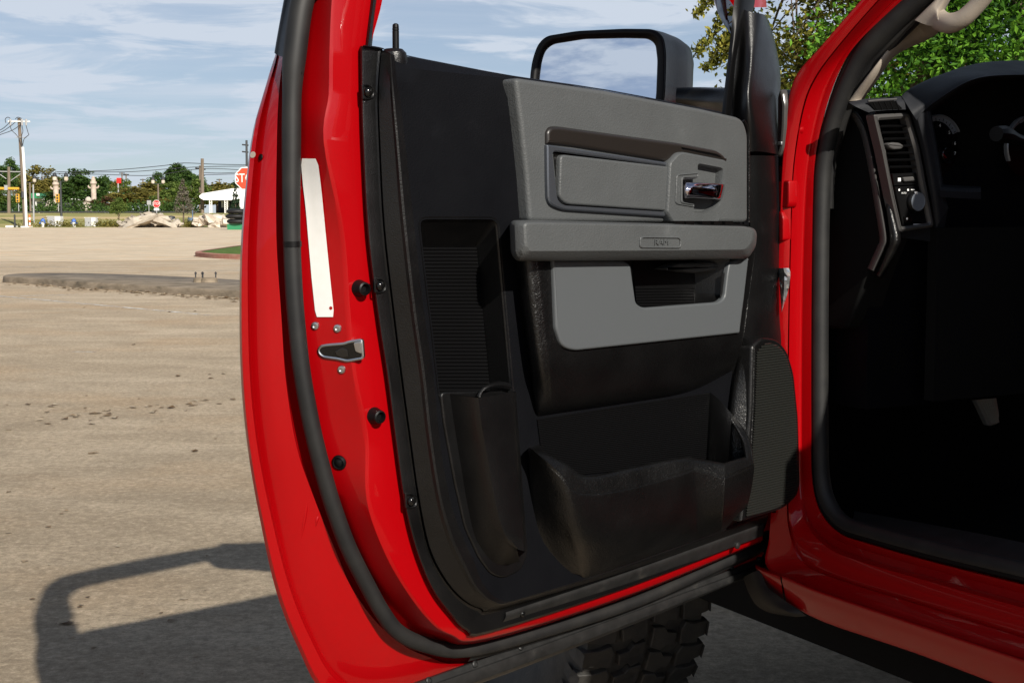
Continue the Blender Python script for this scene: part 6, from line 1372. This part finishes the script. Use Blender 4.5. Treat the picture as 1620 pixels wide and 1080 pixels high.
x, y = base_at(376, 120); t = thing('green_crate', 'dark green crate under the black tyres', 'crate', (x, y, 0)); part('box', box(-.8, .9, -.5, .5, 0, .46), M['green'], t, local=True); part('rim', box(-.84, .94, -.54, .54, .46, .5), M['green'], t, local=True)
# ---- footings with anchor bolts on the island
for px, py, w_, lab in [(315, 446.5, .10, 'left concrete footing with bolts on the low island'), (331, 446.5, .15, 'right concrete footing with bolts on the low island')]:
    g = ground(px, py, KZ); t = thing('concrete_footing', lab, 'footing', tuple(g), 0, 'bolted footings on the island')
    part('block', lathe([(w_ * 1.05, 0), (w_, .06), (w_ * .9, .085)], 10), M['concrete'], t, local=True)
    for q in ((-.6, .6) if w_ < .12 else (-.75, .8)): part('anchor_bolt', lathe([(.012, .08), (.012, .15), (.022, .15), (.022, .175), (.012, .175), (.012, .19)], 6, (q * w_, 0, 0)), M['dark'], t, local=True)
# ---- litter of leaves and stones: nobody could count it
rnd = random.Random(9); V = []; F_ = []
def bit(x, y, z, s):
    n0 = len(V); a = rnd.uniform(0, 6.28); b_ = rnd.uniform(.3, .55); k = rnd.uniform(.1, .5)
    for u, v_, h in ((-.5, 0, 0), (0, b_, k), (.5, 0, .1), (0, -b_, k * .6)): V.append((x + s * (u * math.cos(a) - v_ * math.sin(a)), y + s * (u * math.sin(a) + v_ * math.cos(a)), z + s * h * .5 + .004))
    F_.append((n0, n0 + 1, n0 + 2, n0 + 3))
for _ in range(330):
    t_ = rnd.random() ** 1.0; px = 5 + t_ * 600; py = np.interp(px, [q[0] for q in front], [q[1] for q in front]) + abs(rnd.gauss(0, 1)) * 2.2 + .4
    g = ground(px, py); bit(g[0], g[1], 0, rnd.uniform(.05, .13) * (1.0 if px > 60 else .7))
for _ in range(46):
    px = rnd.gauss(190, 110); py = 652 + (190 - px) * .095 + rnd.gauss(0, 5); g = ground(px, py)
    if px < 380: bit(g[0], g[1], 0, rnd.uniform(.025, .07))
for px, py in [(148, 717), (308, 715), (283, 595), (45, 640), (82, 643), (86, 641), (146, 671), (75, 652), (188, 442), (186, 469), (133, 487), (128, 499), (308, 493), (269, 449 + 45), (354, 592), (335, 599), (282, 595), (325, 634), (210, 546), (187, 442 + 51), (105, 986)]:
    g = ground(px, py)
    for _ in range(2): bit(g[0] + rnd.uniform(-.01, .01), g[1] + rnd.uniform(-.02, .02), 0, .05)
for _ in range(60):
    px, py = rnd.uniform(0, 430), 470 + 600 * rnd.random() ** .7; g = ground(px, py); bit(g[0], g[1], 0, rnd.uniform(.012, .035))
M['litter'] = foliage('dry_leaf_litter', [(.14, .09, .05), (.28, .20, .12), (.5, .42, .31)])
o = link('leaf_litter', mesh('leaf_litter', V, F_, M['litter'], False)); tag(o, 'dry leaves and crumbs scattered on the pavement', 'leaf litter', kind='stuff')
# ---- the two trees near the truck
def near_tree(name, label, x, y, mat, seed, lobes, per, size, hang=()):
    rnd = random.Random(seed); t = thing(name, label, 'tree', (x, y, 0)); cents = []
    for (a, b_, c, r_), n in lobes:
        for _ in range(n):
            th = rnd.uniform(0, 6.28); e = math.asin(rnd.uniform(-1, 1)); q = r_ * rnd.uniform(.45, 1.0) 
            cents.append(((a + q * math.cos(th) * math.cos(e), b_ + q * math.sin(th) * math.cos(e), c + q * math.sin(e)), 1.0))
    v, f = leaves(rnd, cents, per, .26, size, .5)
    for h in hang:
        P = cr(np.array(h), 8); P2 = [((p[0], p[1], p[2]), .32) for p in P]; v2, f2 = leaves(rnd, P2, 9, .22, size * .95, .9); o_ = len(v); v = v + v2; f = f + [tuple(i + o_ for i in q) for q in f2]
    part('crown', (v, f), M[mat], t, False, local=True)
    tr = [tube([(0, 0, -.1), (.05, 0, 1.0), (-.05, .05, 2.2), (.1, 0, 3.4), (.0, 0, 5.0)], [.20, .16, .13, .09, .03], 10, 3)]
    for (a, b_, c, r_), n in lobes: tr.append(tube([(0, 0, min(2.6, max(1.0, c - 1.2))), (a * .5, b_ * .5, c - .4), (a, b_, c + r_ * .3)], [.08, .05, .015], 7, 3))
    for h in hang: tr.append(tube([h[0], h[len(h) // 2], h[-1]], [.008, .006, .003], 5, 3))
    for _ in range(26):
        c = rnd.choice(cents)[0]; lb = rnd.choice(lobes)[0]; tr.append(tube([(lb[0], lb[1], lb[2]), (c[0] * .6 + lb[0] * .4, c[1] * .6 + lb[1] * .4, c[2] * .5 + lb[2] * .5), c], [.022, .014, .005], 5, 2))
    part('trunk', join(*tr), M['bark'], t, True, local=True, weighted=False); return t
xo, yo = 4.4, 15.0
def ro_(px, py, Y=15.0): q = at(px, py, Y); return (q[0] - xo, q[1] - yo, q[2])
near_tree('olive_tree', 'sparse yellow green tree behind the open door and red windscreen pillar', xo, yo, 'leafgold', 4,
    [((-1.3, 0, 4.2, .95), 120), ((-.6, .2, 3.0, 1.0), 110), ((-1.45, .1, 2.7, .72), 90), ((-.2, 0, 4.6, 1.2), 80), ((-1.2, .3, 1.8, .7), 60), ((-1.5, .2, 5.4, .9), 50)], 64, .072,
    [[ro_(1200, -40), ro_(1165, -30), ro_(1135, -10), ro_(1115, 8), ro_(1106, 22)], [ro_(1190, 10), ro_(1150, 20), ro_(1135, 38), ro_(1124, 60), ro_(1112, 72), ro_(1100, 82)], [ro_(1185, 30), ro_(1160, 50), ro_(1140, 75), ro_(1128, 95), ro_(1120, 108)], [ro_(1165, 52), ro_(1152, 60), ro_(1145, 66), ro_(1150, 80), ro_(1136, 96)]])
near_tree('bright_tree', 'dense bright green tree seen through the windscreen', 4.3, 12.2, 'leafbright', 8,
    [((-.9, 0, 2.5, .85), 110), ((-.1, -.1, 3.0, .95), 130), ((.8, 0, 2.6, .9), 90), ((-.4, 0, 1.6, .8), 60), ((.3, .2, 4.0, 1.1), 70), ((1.6, .2, 3.4, 1.1), 60)], 90, .066)
